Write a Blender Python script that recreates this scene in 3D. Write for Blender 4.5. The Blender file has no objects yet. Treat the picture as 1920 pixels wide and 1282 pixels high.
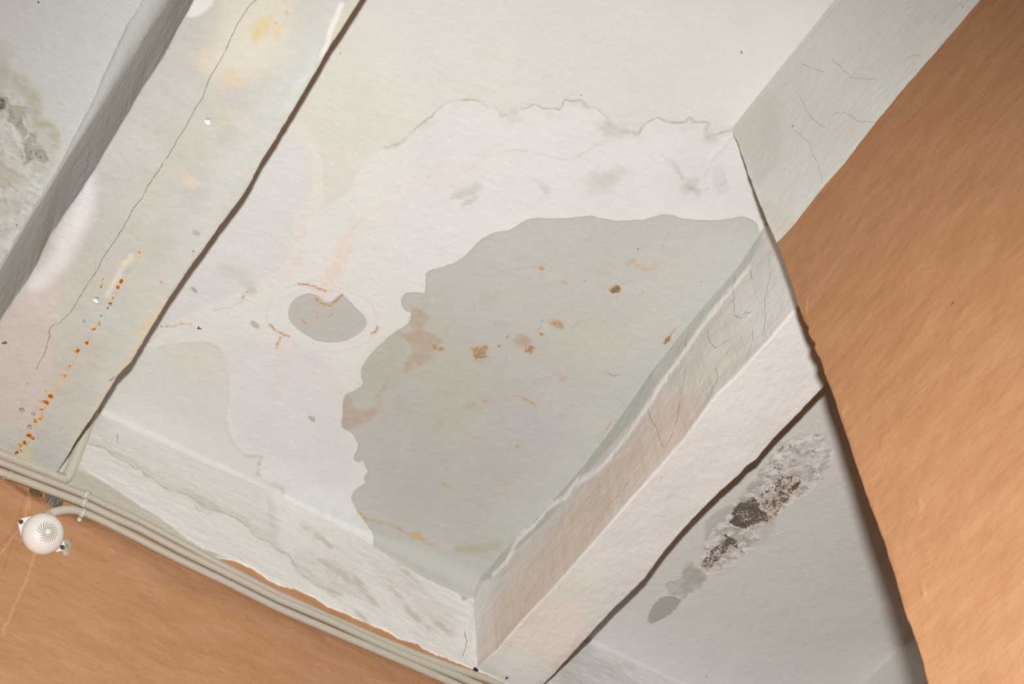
import bpy, math
import numpy as np
from mathutils import Vector, Matrix

# ------------------------------------------------------------------ camera, light, exposure
CAM_Z = 1.5                       # the camera stands 1.5 m above the floor, every height below is given from the floor
F_PX = 2782.6967
_c1 = np.array([-3410.0, -4359.0, -F_PX]); _cz = np.array([-80.0, 1839.0, -F_PX])
_Z = _cz / np.linalg.norm(_cz)
_Y = _c1 - _Z * (_c1 @ _Z); _Y /= np.linalg.norm(_Y)
_X = np.cross(_Y, _Z)
R = np.array([_X, _Y, _Z])        # camera axes -> room axes

scene = bpy.context.scene
COL = scene.collection
cam_data = bpy.data.cameras.new('camera')
cam_data.sensor_width = 36.0
cam_data.lens = 36.0 * F_PX / 1920.0
cam_data.clip_start = 0.02
cam = bpy.data.objects.new('camera', cam_data)
COL.objects.link(cam)
m4 = Matrix([list(R[0]) + [0], list(R[1]) + [0], list(R[2]) + [CAM_Z], [0, 0, 0, 1]])
cam.matrix_world = m4
scene.camera = cam

world = bpy.data.worlds.new('world')
scene.world = world
world.use_nodes = True
world.node_tree.nodes['Background'].inputs[0].default_value = (0.02, 0.016, 0.012, 1)
world.node_tree.nodes['Background'].inputs[1].default_value = 0.0

# the photographer's flash, a small head standing above the lens
fl = bpy.data.lights.new('camera_flash', 'SPOT')
fl.shadow_soft_size = 0.021
fl.spot_size = math.radians(80.0)
fl.spot_blend = 1.0
fl.energy = 332.0
fl.color = (1.0, 0.985, 0.935)
flo = bpy.data.objects.new('camera_flash', fl)
COL.objects.link(flo)
FLASH = R @ np.array([-0.0038, 0.148, 0.0055])
aim = R @ np.array([(825 - 960) / F_PX, -(1250 - 641) / F_PX, -1.0])   # the head tilts a little lower than the lens
flo.location = Vector(FLASH) + Vector((0, 0, CAM_Z))
flo.rotation_euler = Vector(aim).to_track_quat('-Z', 'Y').to_euler()

scene.view_settings.view_transform = 'Standard'
scene.view_settings.look = 'None'
scene.view_settings.gamma = 1.0
scene.view_settings.use_curve_mapping = False
scene.view_settings.exposure = 0.0

# ------------------------------------------------------------------ room sizes (metres)
H = 2.4 + CAM_Z       # ceiling
ZB = 2.155 + CAM_Z    # underside of the beams
YW = 1.869            # far wall
XW = 1.0              # right wall
YC = 0.703            # where the right wall ends
XR = 3.2; XL = -2.0; YN = -2.5

def ray(px, py):
    return R @ np.array([px - 960.0, -(py - 641.0), -F_PX])
def on_z(px, py, z):
    r = ray(px, py); r = r * ((z - CAM_Z) / r[2]); return np.array([r[0], r[1], z])
def on_y(px, py, y):
    r = ray(px, py); r = r * (y / r[1]); return np.array([r[0], y, r[2] + CAM_Z])
def on_x(px, py, x):
    r = ray(px, py); r = r * (x / r[0]); return np.array([x, r[1], r[2] + CAM_Z])

# ------------------------------------------------------------------ noise
_rng = np.random.RandomState(7)
_T = _rng.rand(16, 256, 256)
def vn(x, y, s, seed=0):
    """value noise, feature size s, -1..1"""
    x = np.asarray(x) / s + 37.3 * seed; y = np.asarray(y) / s + 11.7 * seed
    xi = np.floor(x).astype(int); yi = np.floor(y).astype(int)
    fx = x - xi; fy = y - yi
    fx = fx * fx * fx * (fx * (fx * 6 - 15) + 10); fy = fy * fy * fy * (fy * (fy * 6 - 15) + 10)
    t = _T[seed % 16]
    a = t[xi % 256, yi % 256]; b = t[(xi + 1) % 256, yi % 256]
    c = t[xi % 256, (yi + 1) % 256]; d = t[(xi + 1) % 256, (yi + 1) % 256]
    return ((a * (1 - fx) + b * fx) * (1 - fy) + (c * (1 - fx) + d * fx) * fy) * 2 - 1
def fbm(x, y, s, o=4, seed=0):
    r = 0.0; k = 1.0; n = 0.0
    for i in range(o):
        r = r + vn(x, y, s, seed + i) * k; n += k; k *= 0.5; s *= 0.5
    return r / n
def ss(a, b, x):
    t = np.clip((x - a) / (b - a), 0, 1); return t * t * (3 - 2 * t)

def lin(c):
    c = np.asarray(c, float) / 255.0
    return np.where(c <= 0.04045, c / 12.92, ((c + 0.055) / 1.055) ** 2.4)
def alb(r, g, b):
    """surface colour as it looks beside a (232,226,217) whitewash of reflectance 0.80"""
    return lin((r, g, b)) / lin((236, 230, 222)) * 0.80

# ------------------------------------------------------------------ painted plaster surfaces
class Paint:
    """colour and wear of one plane strip; a, b are plane coordinates in millimetres"""
    def __init__(self, a, b, to2, base, gain=1.0):
        self.sh = a.shape
        self.a = a.ravel() * 1000; self.b = b.ravel() * 1000
        self.to2 = to2; self.gain = gain
        n = self.a.size
        self.col = np.tile(alb(*base) * gain, (n, 1))
        self.disp = np.zeros(n)
        self.wet = np.full(n, 30.0)
        self.crk = np.full(n, 30.0); self.crkm = np.zeros(n)
        self.dark = np.zeros(n); self.rust = np.zeros(n)
        self.ora = np.full(n, 30.0); self.pale = np.zeros(n)
    def P(self, pts):
        return np.array([self.to2(*p) for p in pts]) * 1000.0
    def _near(self, P, pad):
        return np.where((self.a > P[:, 0].min() - pad) & (self.a < P[:, 0].max() + pad) &
                        (self.b > P[:, 1].min() - pad) & (self.b < P[:, 1].max() + pad))[0]
    def _seg(self, x, y, P, closed):
        n = len(P); best = np.full(x.size, 1e9); sgn = np.ones(x.size); inside = np.zeros(x.size, bool)
        for i in range(n if closed else n - 1):
            p = P[i]; q = P[(i + 1) % n]; dx, dy = q - p; L = dx * dx + dy * dy + 1e-9
            tr = ((x - p[0]) * dx + (y - p[1]) * dy) / L
            t = np.clip(tr, 0, 1)
            ex = x - p[0] - t * dx; ey = y - p[1] - t * dy; d = ex * ex + ey * ey
            m = d < best
            best[m] = d[m]; sgn[m] = np.where((ex * dy - ey * dx)[m] > 0, 1, -1)
            if closed:
                c = ((p[1] > y) != (q[1] > y)) & (x < (q[0] - p[0]) * (y - p[1]) / (q[1] - p[1] + 1e-12) + p[0])
                inside ^= c
        return np.sqrt(best), sgn, inside
    @staticmethod
    def smooth(P, closed, k=4):
        n = len(P)
        if n < 4: return P
        out = []
        for i in range(n if closed else n - 1):
            p0 = P[(i - 1) % n] if closed or i > 0 else P[0]; p1 = P[i]; p2 = P[(i + 1) % n]
            p3 = P[(i + 2) % n] if closed or i + 2 < n else P[-1]
            for j in range(k):
                t = j / k
                out.append(.5 * (2 * p1 + (p2 - p0) * t + (2 * p0 - 5 * p1 + 4 * p2 - p3) * t * t + (3 * p1 - p0 - 3 * p2 + p3) * t ** 3))
        if not closed: out.append(P[-1])
        return np.array(out)
    def region(self, pts, pad=40, warp=0, ws=12, seed=3, raw=False):
        """indices, signed distance in mm (negative inside)"""
        P = np.asarray(pts, float) if raw else self.P(pts)
        P = self.smooth(P, True, 3)
        i = self._near(P, pad)
        d, s, ins = self._seg(self.a[i], self.b[i], P, True)
        d = np.where(ins, -d, d)
        if warp: d = d + warp * fbm(self.a[i], self.b[i], ws, 4, seed)
        return i, d
    def line(self, pts, pad=30, warp=0, ws=8, seed=5, sm=True):
        P = self.P(pts)
        if sm: P = self.smooth(P, False, 3)
        i = self._near(P, pad)
        x = self.a[i]; y = self.b[i]
        if warp:
            x = x + warp * fbm(x, y, ws, 3, seed); y = y + warp * fbm(x, y, ws, 3, seed + 3)
        d, s, _ = self._seg(x, y, P, False)
        return i, d, s
    def mix(self, i, k, c):
        k = np.clip(k, 0, 1)[:, None]
        self.col[i] = self.col[i] * (1 - k) + alb(*c) * self.gain * k
    def fill(self, pts, c, soft=4, k=1.0, warp=0, ws=12, seed=3, noise=0.0, ns=20, disp=0):
        i, d = self.region(pts, 40 + soft * 2, warp, ws, seed)
        m = ss(soft, -soft, d) * k
        if noise: m = m * (1 - noise + noise * ss(-0.5, 0.5, fbm(self.a[i], self.b[i], ns, 4, seed + 2)))
        self.mix(i, m, c)
        if disp: self.disp[i] += disp * ss(1.5, -1.5, d)
    def blob(self, px, py, r, c, k=1.0, ry=None, ang=0, edge=0.35, warp=0.25, seed=1):
        o = self.P([(px, py)])[0]; ry = ry or r; R_ = max(r, ry) * 1.8
        i = np.where((abs(self.a - o[0]) < R_) & (abs(self.b - o[1]) < R_))[0]
        x = self.a[i] - o[0]; y = self.b[i] - o[1]; ca, sa = math.cos(ang), math.sin(ang)
        u = (x * ca + y * sa) / r; v = (-x * sa + y * ca) / ry
        d = np.sqrt(u * u + v * v) + warp * fbm(self.a[i], self.b[i], max(r, ry) * 0.7, 3, seed)
        self.mix(i, ss(1 + edge, 1 - edge, d) * k, c)
        return i, d
    def streak(self, pts, w, c, k=1.0, warp=1.5, ws=8, soft=0.6, seed=5, noise=0, ns=10, side=0, disp=0):
        i, d, s = self.line(pts, w * 3 + 6, warp, ws, seed)
        m = ss(w * (1 + soft), w * (1 - soft), d) * k
        if side: m = np.where(s * side > 0, m, m * ss(1.6, 0.4, d))
        if noise: m = m * (1 - noise + noise * ss(-0.3, 0.4, fbm(self.a[i], self.b[i], ns, 3, seed + 1)))
        self.mix(i, m, c)
        if disp: self.disp[i] += disp * ss(w * 1.5, 0, d)
    def crack(self, pts, warp=1.6, k=1.0):
        i, d, s = self.line(pts, 12, warp, 7, 9, False)
        m = d < np.abs(self.crk[i])
        self.crk[i] = np.where(m, d * s, self.crk[i])
        self.crkm[i] = np.maximum(self.crkm[i], k * ss(8, 4, d))
    def wetpoly(self, pts, warp=0.8, ws=7):
        i, d = self.region(pts, 30, warp, ws, 4)
        self.wet[i] = np.minimum(self.wet[i], np.clip(d, -30, 30))
    def spots(self, lst, attr='rust', v=1.0):
        arr = getattr(self, attr)
        for px, py, r in lst:
            o = self.P([(px, py)])[0]
            i = np.where((abs(self.a - o[0]) < 3 * r) & (abs(self.b - o[1]) < 3 * r))[0]
            d = np.hypot(self.a[i] - o[0], self.b[i] - o[1]) / r + 0.75 * fbm(self.a[i], self.b[i], max(r, 2.2), 3, int(px) % 9)
            arr[i] = np.maximum(arr[i], v * ss(1.5, 0.0, d))
    def dens(self, pts, attr, v, soft=6, warp=5, ws=14, seed=6, lo=0.0):
        arr = getattr(self, attr)
        i, d = self.region(pts, soft * 2 + 10, warp, ws, seed)
        arr[i] = np.maximum(arr[i], v * ss(soft, -soft, d) * (.93 + .28 * fbm(self.a[i], self.b[i], 13, 4, seed + 2)))
    def specks(self, n, area, seed, rmin=0.8, rmax=1.6, v=0.75, attr='dark'):
        rg = np.random.RandomState(seed)
        P = self.P(area); lo = P.min(0); hi = P.max(0)
        arr = getattr(self, attr)
        for k in range(n):
            o = lo + rg.rand(2) * (hi - lo); r = rmin + rg.rand() ** 2 * (rmax - rmin)
            i = np.where((abs(self.a - o[0]) < 4 * r) & (abs(self.b - o[1]) < 4 * r))[0]
            d = np.hypot(self.a[i] - o[0], self.b[i] - o[1]) / r
            arr[i] = np.maximum(arr[i], v * ss(1.8, 0.2, d))

ATTRS = ('wet', 'crk', 'crkm', 'dark', 'rust', 'ora', 'pale')

def grid_mesh(name, V, paints, mat, kind='structure', label=None, cat=None, flip=False):
    """V (nu, nv, 3); paints cover V's columns left to right"""
    nu, nv = V.shape[:2]
    me = bpy.data.meshes.new(name)
    me.vertices.add(nu * nv)
    me.vertices.foreach_set('co', V.reshape(-1).astype(np.float32))
    idx = np.arange(nu * nv).reshape(nu, nv)
    q = np.stack([idx[:-1, :-1], idx[1:, :-1], idx[1:, 1:], idx[:-1, 1:]], -1).reshape(-1, 4)
    if flip: q = q[:, ::-1]
    nf = len(q)
    me.loops.add(nf * 4); me.loops.foreach_set('vertex_index', q.reshape(-1).astype(np.int32))
    me.polygons.add(nf)
    me.polygons.foreach_set('loop_start', np.arange(0, nf * 4, 4, dtype=np.int32))
    me.polygons.foreach_set('use_smooth', np.ones(nf, bool))
    me.update(calc_edges=True)
    if paints:
        col = np.concatenate([p.col.reshape(p.sh + (3,)) for p in paints], 1)
        c4 = np.ones((nu, nv, 4), np.float32); c4[..., :3] = np.clip(col, 0, 1)
        at = me.attributes.new('tint', 'FLOAT_COLOR', 'POINT'); at.data.foreach_set('color', c4.reshape(-1))
        for k in ATTRS:
            d = np.concatenate([getattr(p, k).reshape(p.sh) for p in paints], 1)
            at = me.attributes.new(k, 'FLOAT', 'POINT'); at.data.foreach_set('value', d.reshape(-1).astype(np.float32))
    o = bpy.data.objects.new(name, me); COL.objects.link(o)
    me.materials.append(mat)
    o['kind'] = kind
    if label: o['label'] = label
    if cat: o['category'] = cat
    return o

# ------------------------------------------------------------------ node materials
def new_mat(name):
    m = bpy.data.materials.new(name); m.use_nodes = True
    nt = m.node_tree; bs = nt.nodes['Principled BSDF']
    return m, nt, bs
def N(nt, t, **kw):
    n = nt.nodes.new(t)
    for k, v in kw.items(): setattr(n, k, v)
    return n
def math_(nt, op, a, b=None, c=None, clamp=False):
    n = N(nt, 'ShaderNodeMath', operation=op); n.use_clamp = clamp
    for i, v in enumerate((a, b, c)):
        if v is None: continue
        if isinstance(v, (int, float)): n.inputs[i].default_value = v
        else: nt.links.new(v, n.inputs[i])
    return n.outputs[0]
def maprange(nt, v, a, b, c=0.0, d=1.0):
    n = N(nt, 'ShaderNodeMapRange'); n.interpolation_type = 'SMOOTHSTEP'
    nt.links.new(v, n.inputs[0])
    for i, x in enumerate((a, b, c, d)): n.inputs[i + 1].default_value = x
    return n.outputs[0]
def noise(nt, co, scale, detail=4, rough=0.55):
    n = N(nt, 'ShaderNodeTexNoise'); nt.links.new(co, n.inputs['Vector'])
    n.inputs['Scale'].default_value = scale; n.inputs['Detail'].default_value = detail; n.inputs['Roughness'].default_value = rough
    return n.outputs['Fac']
def mixc(nt, f, a, b, mode='MIX'):
    n = N(nt, 'ShaderNodeMix', data_type='RGBA', blend_type=mode)
    for s, v in ((n.inputs[0], f), (n.inputs[6], a), (n.inputs[7], b)):
        if isinstance(v, (int, float)): s.default_value = v
        elif isinstance(v, (tuple, list, np.ndarray)): s.default_value = tuple(v)[:3] + (1,)
        else: nt.links.new(v, s)
    return n.outputs[2]

WET_C = alb(192, 186.5, 175.5)
OR_ = alb(190, 139, 99)
def plaster(name, stretch=(1, 1, 1), rot=(0, 0, 0), bump=0.5, fine=0.5, spec=0.25, rough=0.85, orange=(1, 1, 1), crack=1.0, rust=((150, 78, 30), (214, 142, 66), (224, 178, 120)), hair=(.7, 1.6, 1.6), hair_w=.14):
    m, nt, bs = new_mat(name)
    ORANGE = OR_ * np.array(orange)
    tc = N(nt, 'ShaderNodeTexCoord').outputs['Object']
    def A(k): 
        n = N(nt, 'ShaderNodeAttribute', attribute_name=k); return n
    mp = N(nt, 'ShaderNodeMapping'); nt.links.new(tc, mp.inputs[0]); mp.inputs['Scale'].default_value = stretch; mp.inputs['Rotation'].default_value = rot
    sc = mp.outputs[0]
    nbig = noise(nt, tc, 9, 5, 0.6); nmid = noise(nt, tc, 55, 4, 0.6); nfine = noise(nt, tc, 420, 3, 0.6)
    nspeck = noise(nt, tc, 260, 4, 0.7)
    nstr = noise(nt, sc, 70, 4, 0.6)
    mp2 = N(nt, 'ShaderNodeMapping'); nt.links.new(sc, mp2.inputs[0]); mp2.inputs['Scale'].default_value = hair; mp2.inputs['Rotation'].default_value = (.0, .0, .25)
    nhair = noise(nt, mp2.outputs[0], 75, 3, 0.6)
    hair_m = maprange(nt, nhair, 0.56, 0.74)
    col = A('tint').outputs['Color']
    # gentle mottling of the paint
    mott = math_(nt, 'ADD', math_(nt, 'MULTIPLY', math_(nt, 'SUBTRACT', nbig, 0.5), 0.10), math_(nt, 'MULTIPLY', math_(nt, 'SUBTRACT', nmid, 0.5), 0.07))
    mott = math_(nt, 'ADD', mott, math_(nt, 'MULTIPLY', math_(nt, 'SUBTRACT', nfine, 0.5), 0.08))
    mott = math_(nt, 'ADD', mott, math_(nt, 'MULTIPLY', math_(nt, 'SUBTRACT', nstr, 0.5), 0.035))
    mott = math_(nt, 'ADD', mott, 1.0)
    cm = N(nt, 'ShaderNodeCombineColor'); 
    for i in range(3): nt.links.new(mott, cm.inputs[i])
    # wet plaster with a crisp tide edge
    wd = math_(nt, 'ADD', A('wet').outputs['Fac'], math_(nt, 'MULTIPLY', math_(nt, 'SUBTRACT', nspeck, 0.5), 2.2))
    wmask = maprange(nt, wd, 0.6, -0.6)
    wc = mixc(nt, maprange(nt, nbig, 0.35, 0.7), tuple(WET_C * 0.97), tuple(WET_C * 1.03))
    rim = maprange(nt, wd, -9, -0.5, 0.0, 0.10)
    wtint = A('tint').outputs['Color']
    wcol = mixc(nt, 1.0, wtint, tuple(WET_C / alb(224, 218, 210)), 'MULTIPLY')
    wcol = mixc(nt, rim, wcol, tuple(WET_C * (0.8, 0.8, 0.72)))
    col = mixc(nt, wmask, col, wcol)
    # orange limewash with a crisp painted edge
    od = math_(nt, 'ADD', A('ora').outputs['Fac'], math_(nt, 'MULTIPLY', math_(nt, 'SUBTRACT', nmid, 0.5), 5.0))
    omask = maprange(nt, od, 0.7, -0.7)
    om = noise(nt, sc, 26, 5, 0.6)
    oc = mixc(nt, maprange(nt, om, 0.3, 0.75), tuple(ORANGE * (0.94, 0.90, 0.86)), tuple(ORANGE * (1.05, 1.08, 1.12)))
    oc = mixc(nt, maprange(nt, nbig, 0.55, 0.8, 0, 0.35), oc, tuple(ORANGE * (0.95, 0.86, 0.80)))
    oc = mixc(nt, maprange(nt, math_(nt, 'ADD', A('pale').outputs['Fac'], math_(nt, 'MULTIPLY', math_(nt, 'SUBTRACT', nspeck, 0.5), 0.8)), 0.25, 0.8, 0.0, 0.75), oc, tuple(OR_ * (1.22, 1.35, 1.5)))
    col = mixc(nt, omask, col, oc)
    col = mixc(nt, 1.0, col, cm.outputs[0], 'MULTIPLY')
    # rust and ochre grains
    ru = A('rust').outputs['Fac']
    th = math_(nt, 'SUBTRACT', 1.0, math_(nt, 'MULTIPLY', nspeck, 1.0))
    rmask = maprange(nt, math_(nt, 'SUBTRACT', math_(nt, 'ADD', ru, nspeck), 1.02), -0.06, 0.06)
    halo = maprange(nt, ru, 0.0, 0.7, 0, 0.45)
    col = mixc(nt, halo, col, tuple(alb(*rust[2])))
    rc = mixc(nt, maprange(nt, math_(nt, 'ADD', nfine, math_(nt, 'MULTIPLY', math_(nt, 'SUBTRACT', 0.8, ru), 0.5)), 0.35, 0.65), tuple(alb(*rust[0])), tuple(alb(*rust[1])))
    col = mixc(nt, rmask, col, rc)
    # mould grains
    dk = A('dark').outputs['Fac']
    dmask = maprange(nt, math_(nt, 'SUBTRACT', math_(nt, 'ADD', dk, nspeck), 1.0), -0.05, 0.05)
    dc = mixc(nt, maprange(nt, nfine, 0.35, 0.7), tuple(alb(92, 80, 70)), tuple(alb(136, 120, 106)))
    col = mixc(nt, dmask, col, dc)
    # hairline cracks
    cd = math_(nt, 'ABSOLUTE', math_(nt, 'ADD', A('crk').outputs['Fac'], math_(nt, 'MULTIPLY', math_(nt, 'SUBTRACT', nspeck, 0.5), 1.6)))
    cmask = math_(nt, 'MULTIPLY', maprange(nt, cd, 0.75, 0.2), A('crkm').outputs['Fac'])
    cmask = math_(nt, 'MULTIPLY', cmask, maprange(nt, nmid, 0.30, 0.5, 0.25 * crack, 0.9 * crack))
    col = mixc(nt, cmask, col, mixc(nt, 1.0, col, (0.26, 0.24, 0.22), 'MULTIPLY'))
    nt.links.new(col, bs.inputs['Base Color'])
    bs.inputs['Roughness'].default_value = rough
    bs.inputs['Specular IOR Level'].default_value = spec
    # relief
    ht = math_(nt, 'ADD', math_(nt, 'MULTIPLY', nstr, 0.9), math_(nt, 'MULTIPLY', nfine, 0.45 * fine))
    ht = math_(nt, 'ADD', ht, math_(nt, 'MULTIPLY', hair_m, hair_w))
    ht = math_(nt, 'ADD', ht, math_(nt, 'MULTIPLY', nmid, 0.8))
    ht = math_(nt, 'SUBTRACT', ht, math_(nt, 'MULTIPLY', cmask, 0.9))
    ht = math_(nt, 'SUBTRACT', ht, math_(nt, 'MULTIPLY', wmask, 0.25))
    ht = math_(nt, 'SUBTRACT', ht, math_(nt, 'MULTIPLY', dmask, 0.3))
    bp = N(nt, 'ShaderNodeBump'); bp.inputs['Strength'].default_value = bump; bp.inputs['Distance'].default_value = 0.0022
    nt.links.new(ht, bp.inputs['Height'])
    nt.links.new(bp.outputs[0], bs.inputs['Normal'])
    return m

M_CEIL = plaster('ceiling_limewash', (0.7, 1.5, 1), (0, 0, 0.4), 0.58, rust=((134, 106, 76), (186, 156, 122), (214, 197, 178)))
M_BEAM = plaster('beam_limewash', (1.3, 0.6, 1.3), (0, 0, 0), 0.65, hair=(1.5, .8, 1.5), hair_w=.06, crack=.8, rust=((128, 56, 18), (212, 132, 56), (224, 184, 130)))
M_WALL = plaster('far_wall_plaster', (0.5, 1, 1.35), (0, 0.1, 0), 0.8)
M_RIGHT = plaster('right_wall_plaster', (1, 0.45, 1.2), (0.5, 0, 0), 0.5, hair=(1.5, .8, 1.5), hair_w=.06, orange=(.87, .83, .78), crack=.45)
def flat_mat(name, c, rough=0.8, sc=14, var=0.12, bump=0.3):
    m, nt, bs = new_mat(name)
    tc = N(nt, 'ShaderNodeTexCoord').outputs['Object']
    n1 = noise(nt, tc, sc, 5, 0.6)
    c = np.asarray(c)
    nt.links.new(mixc(nt, n1, tuple(c * (1 - var)), tuple(np.clip(c * (1 + var), 0, 1))), bs.inputs['Base Color'])
    bs.inputs['Roughness'].default_value = rough
    bp = N(nt, 'ShaderNodeBump'); bp.inputs['Strength'].default_value = bump; bp.inputs['Distance'].default_value = 0.002
    nt.links.new(noise(nt, tc, sc * 6, 4, 0.6), bp.inputs['Height']); nt.links.new(bp.outputs[0], bs.inputs['Normal'])
    return m
M_FLOOR = flat_mat('floor_tiles', lin((150, 118, 92)), 0.6, 3)
M_ORANGE = flat_mat('orange_limewash', OR_, 0.85, 12)
M_COND = flat_mat('grey_corrugated_plastic', lin((194, 186, 173)) , 0.42, 60, 0.05, 0.0)
M_WPLAST = flat_mat('white_plastic', lin((232, 226, 222)), 0.28, 30, 0.03, 0.0)
M_CLIP = flat_mat('milky_plastic', lin((196, 192, 180)), 0.3, 30, 0.03, 0.0)
M_SLOT = flat_mat('dark_slot', lin((98, 84, 78)), 0.7, 30, 0.03, 0.0)
M_SCREW = flat_mat('blackened_steel', lin((62, 62, 66)), 0.45, 200, 0.3, 0.4)
M_MORTAR = flat_mat('grey_mortar', lin((128, 120, 110)), 0.95, 90, 0.45, 1.0)
M_RECESS = flat_mat('brown_recess_shade', lin((112, 86, 52)), 0.95, 90, 0.35, 1.0)  # dark brown that colours in the shade of the hole beside the mortar
M_LUMP = flat_mat('pale_filler', lin((206, 198, 180)), 0.9, 120, 0.25, 1.0)
M_BUG = flat_mat('dark_chitin', lin((52, 44, 42)), 0.5, 200, 0.3, 0.2)
def water_mat():
    m, nt, bs = new_mat('water')
    bs.inputs['Base Color'].default_value = (1, 1, 1, 1)
    bs.inputs['Roughness'].default_value = 0.02; bs.inputs['IOR'].default_value = 1.333
    bs.inputs['Transmission Weight'].default_value = 1.0
    return m
M_WATER = water_mat()

# ------------------------------------------------------------------ outlines traced from the photograph, laid on the room's planes
WET = [(1424,434),(1418,418),(1403,409),(1390,407),(1370,410),(1345,413),(1310,412),(1280,409),(1262,404),(1245,403),(1228,406),(1210,411),
 (1185,413),(1155,414),(1130,409),(1105,405),(1080,408),(1040,409),(1000,409),(985,413),(970,422),(955,432),(935,435),(915,442),(901,450),
 (882,469),(858,489),(823,503),(808,506),(799,514),(797,531),(796,550),(780,548),(761,551),(753,564),(755,578),(769,586),(766,606),(745,620),
 (717,643),(692,668),(680,687),(677,703),(679,720),(667,731),(645,743),(642,775),(641,800),(650,807),(659,812),(667,824),(671,837),(662,859),
 (673,868),(680,863),(683,874),(689,885),(683,896),(684,907),(667,918),(659,934),(665,949),(671,960),(698,995),(703,1016),(731,1040),(767,1061),
 (809,1088),(835,1103),(862,1112),(865,1126),(874,1125),(877,1119),(895,1096),(960,1050),(1012,996),(1055,952),(1117,883),(1180,799),(1239,711),
 (1295,642),(1354,570),(1409,504),(1434,452),(1430,444)]
HEART = [(541,586),(546,569),(558,557),(572,551),(582,550),(594,554),(602,560),(609,566),(621,566),(632,557),(642,555),(652,561),(664,574),
 (681,591),(688,603),(683,617),(666,631),(645,640),(621,643),(597,640),(575,629),(554,614),(543,600)]
TIDE1 = [(662,358),(680,318),(704,287),(723,277),(754,267),(775,246),(808,217),(837,194),(871,187),(900,192),(917,202),(933,204),(942,219),
 (955,210),(967,212),(979,204),(991,202),(1004,196),(1020,203),(1042,204),(1050,206),(1058,187),(1074,190),(1088,187),(1094,195),(1100,202),(1117,204),
 (1137,219),(1142,237),(1179,248),(1188,246),(1196,252),(1204,240),(1217,227),(1235,221),(1245,226),(1262,231),(1283,229),(1292,219),(1298,228),(1308,229),(1327,233),(1321,258),(1370,243)]
CREAM_TOP = [(500,-60),(690,-60),(551,233),(566,257),(592,272),(603,292),(605,318),(608,360),(610,382),(618,386),(640,371),(660,351),(671,323),(695,294)] + TIDE1[3:] + [(1500,80),(1640,-60)]
CREAM_TOP = [(551,233),(566,257),(592,272),(603,292),(605,318),(608,360),(610,382),(618,386),(640,371),(660,351),(671,323),(695,294)] + TIDE1[3:] + [(1700,-120),(700,-120)]
TIDE2 = [(612,535),(625,500),(640,465),(658,433),(680,412),(704,396),(742,362),(767,342),(821,329),(850,329),(867,321),(900,304),(933,285),(962,281),(992,285),(1021,290),(1058,300),(1079,296),(1112,275),(1140,262)]
ARC = [(290,655),(330,645),(398,645),(425,680),(428,740),(424,780),(427,804),(436,827),(462,854),(489,857),(484,888),(513,908),(533,924)]
B_TEAL = [(1424,436),(1391,488),(1336,554),(1277,626),(1221,695),(1162,783),(1099,867),(1037,936),(996,980),(943,1030),(900,1080)]

# ------------------------------------------------------------------ ceiling
def axis(*seg):
    out = [np.array([seg[0][0]])]
    for a, b, st in seg:
        n = max(1, int(round((b - a) / st))); out.append(np.linspace(a, b, n + 1)[1:])
    return np.concatenate(out)
xs = axis((XL, -0.30, .25), (-0.30, 0.06, .0025), (0.06, 0.285, .02), (0.285, 1.23, .002), (1.23, 1.33, .02), (1.33, 2.2, .002), (2.2, XR, .1))
ys = axis((YN, 0.36, .2), (0.36, YW + .001, .002))
Xg, Yg = np.meshgrid(xs, ys, indexing='ij')
pc = Paint(Xg, Yg, lambda px, py: on_z(px, py, H)[:2], (224, 218, 210))
a, b = pc.a, pc.b
allI = np.arange(a.size)
def everywhere(p, f, c): p.mix(np.arange(p.a.size), f, c)
main = (a > 250) & (a < 1260)
# faint overall drift of tone in the whitewash
everywhere(pc, 0.55 * ss(-.1, .6, fbm(a, b, 300, 3, 2)), (220, 214, 204))
everywhere(pc, 0.5 * ss(.0, .6, fbm(a, b, 160, 3, 5)), (226, 220, 217))
i = np.where(a < 60)[0]; pc.mix(i, np.full(i.size, .8), (214, 210, 200))
i = np.where(a > 1300)[0]; pc.mix(i, np.full(i.size, .75), (223, 216, 206))
# whiter leached zone, left cool lobe
pc.fill([(552,240),(592,290),(600,340),(570,420),(545,480),(500,520),(420,560),(330,600),(290,640),(250,700),(420,380)], (217, 212, 206), 6, .8)
pc.fill([(820,220),(930,215),(1100,215),(1180,260),(1330,250),(1400,330),(1400,400),(1000,400),(850,470),(780,500),(700,540),(650,500),(680,420),(760,350)], (223, 217, 211), 16, .75)
pc.fill([(800,230),(860,200),(920,230),(900,330),(820,320),(780,290)], (220, 216, 209), 20, .7)
pc.fill(CREAM_TOP, (219, 212, 201), 2.0, .95, 2, 10)
pc.fill([(640,-40),(900,-60),(1500,-60),(1450,80),(1000,60),(760,180)], (221, 214, 204), 60, .6)
pc.fill(ARC[:] + [(300,960),(100,900),(180,700)], (216, 208, 197), 5, .9, 4, 20)
pc.fill([(430,640),(560,650),(640,700),(655,800),(650,900),(520,900),(440,840),(430,720)], (218, 211, 206), 14, .6, 4)
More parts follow.
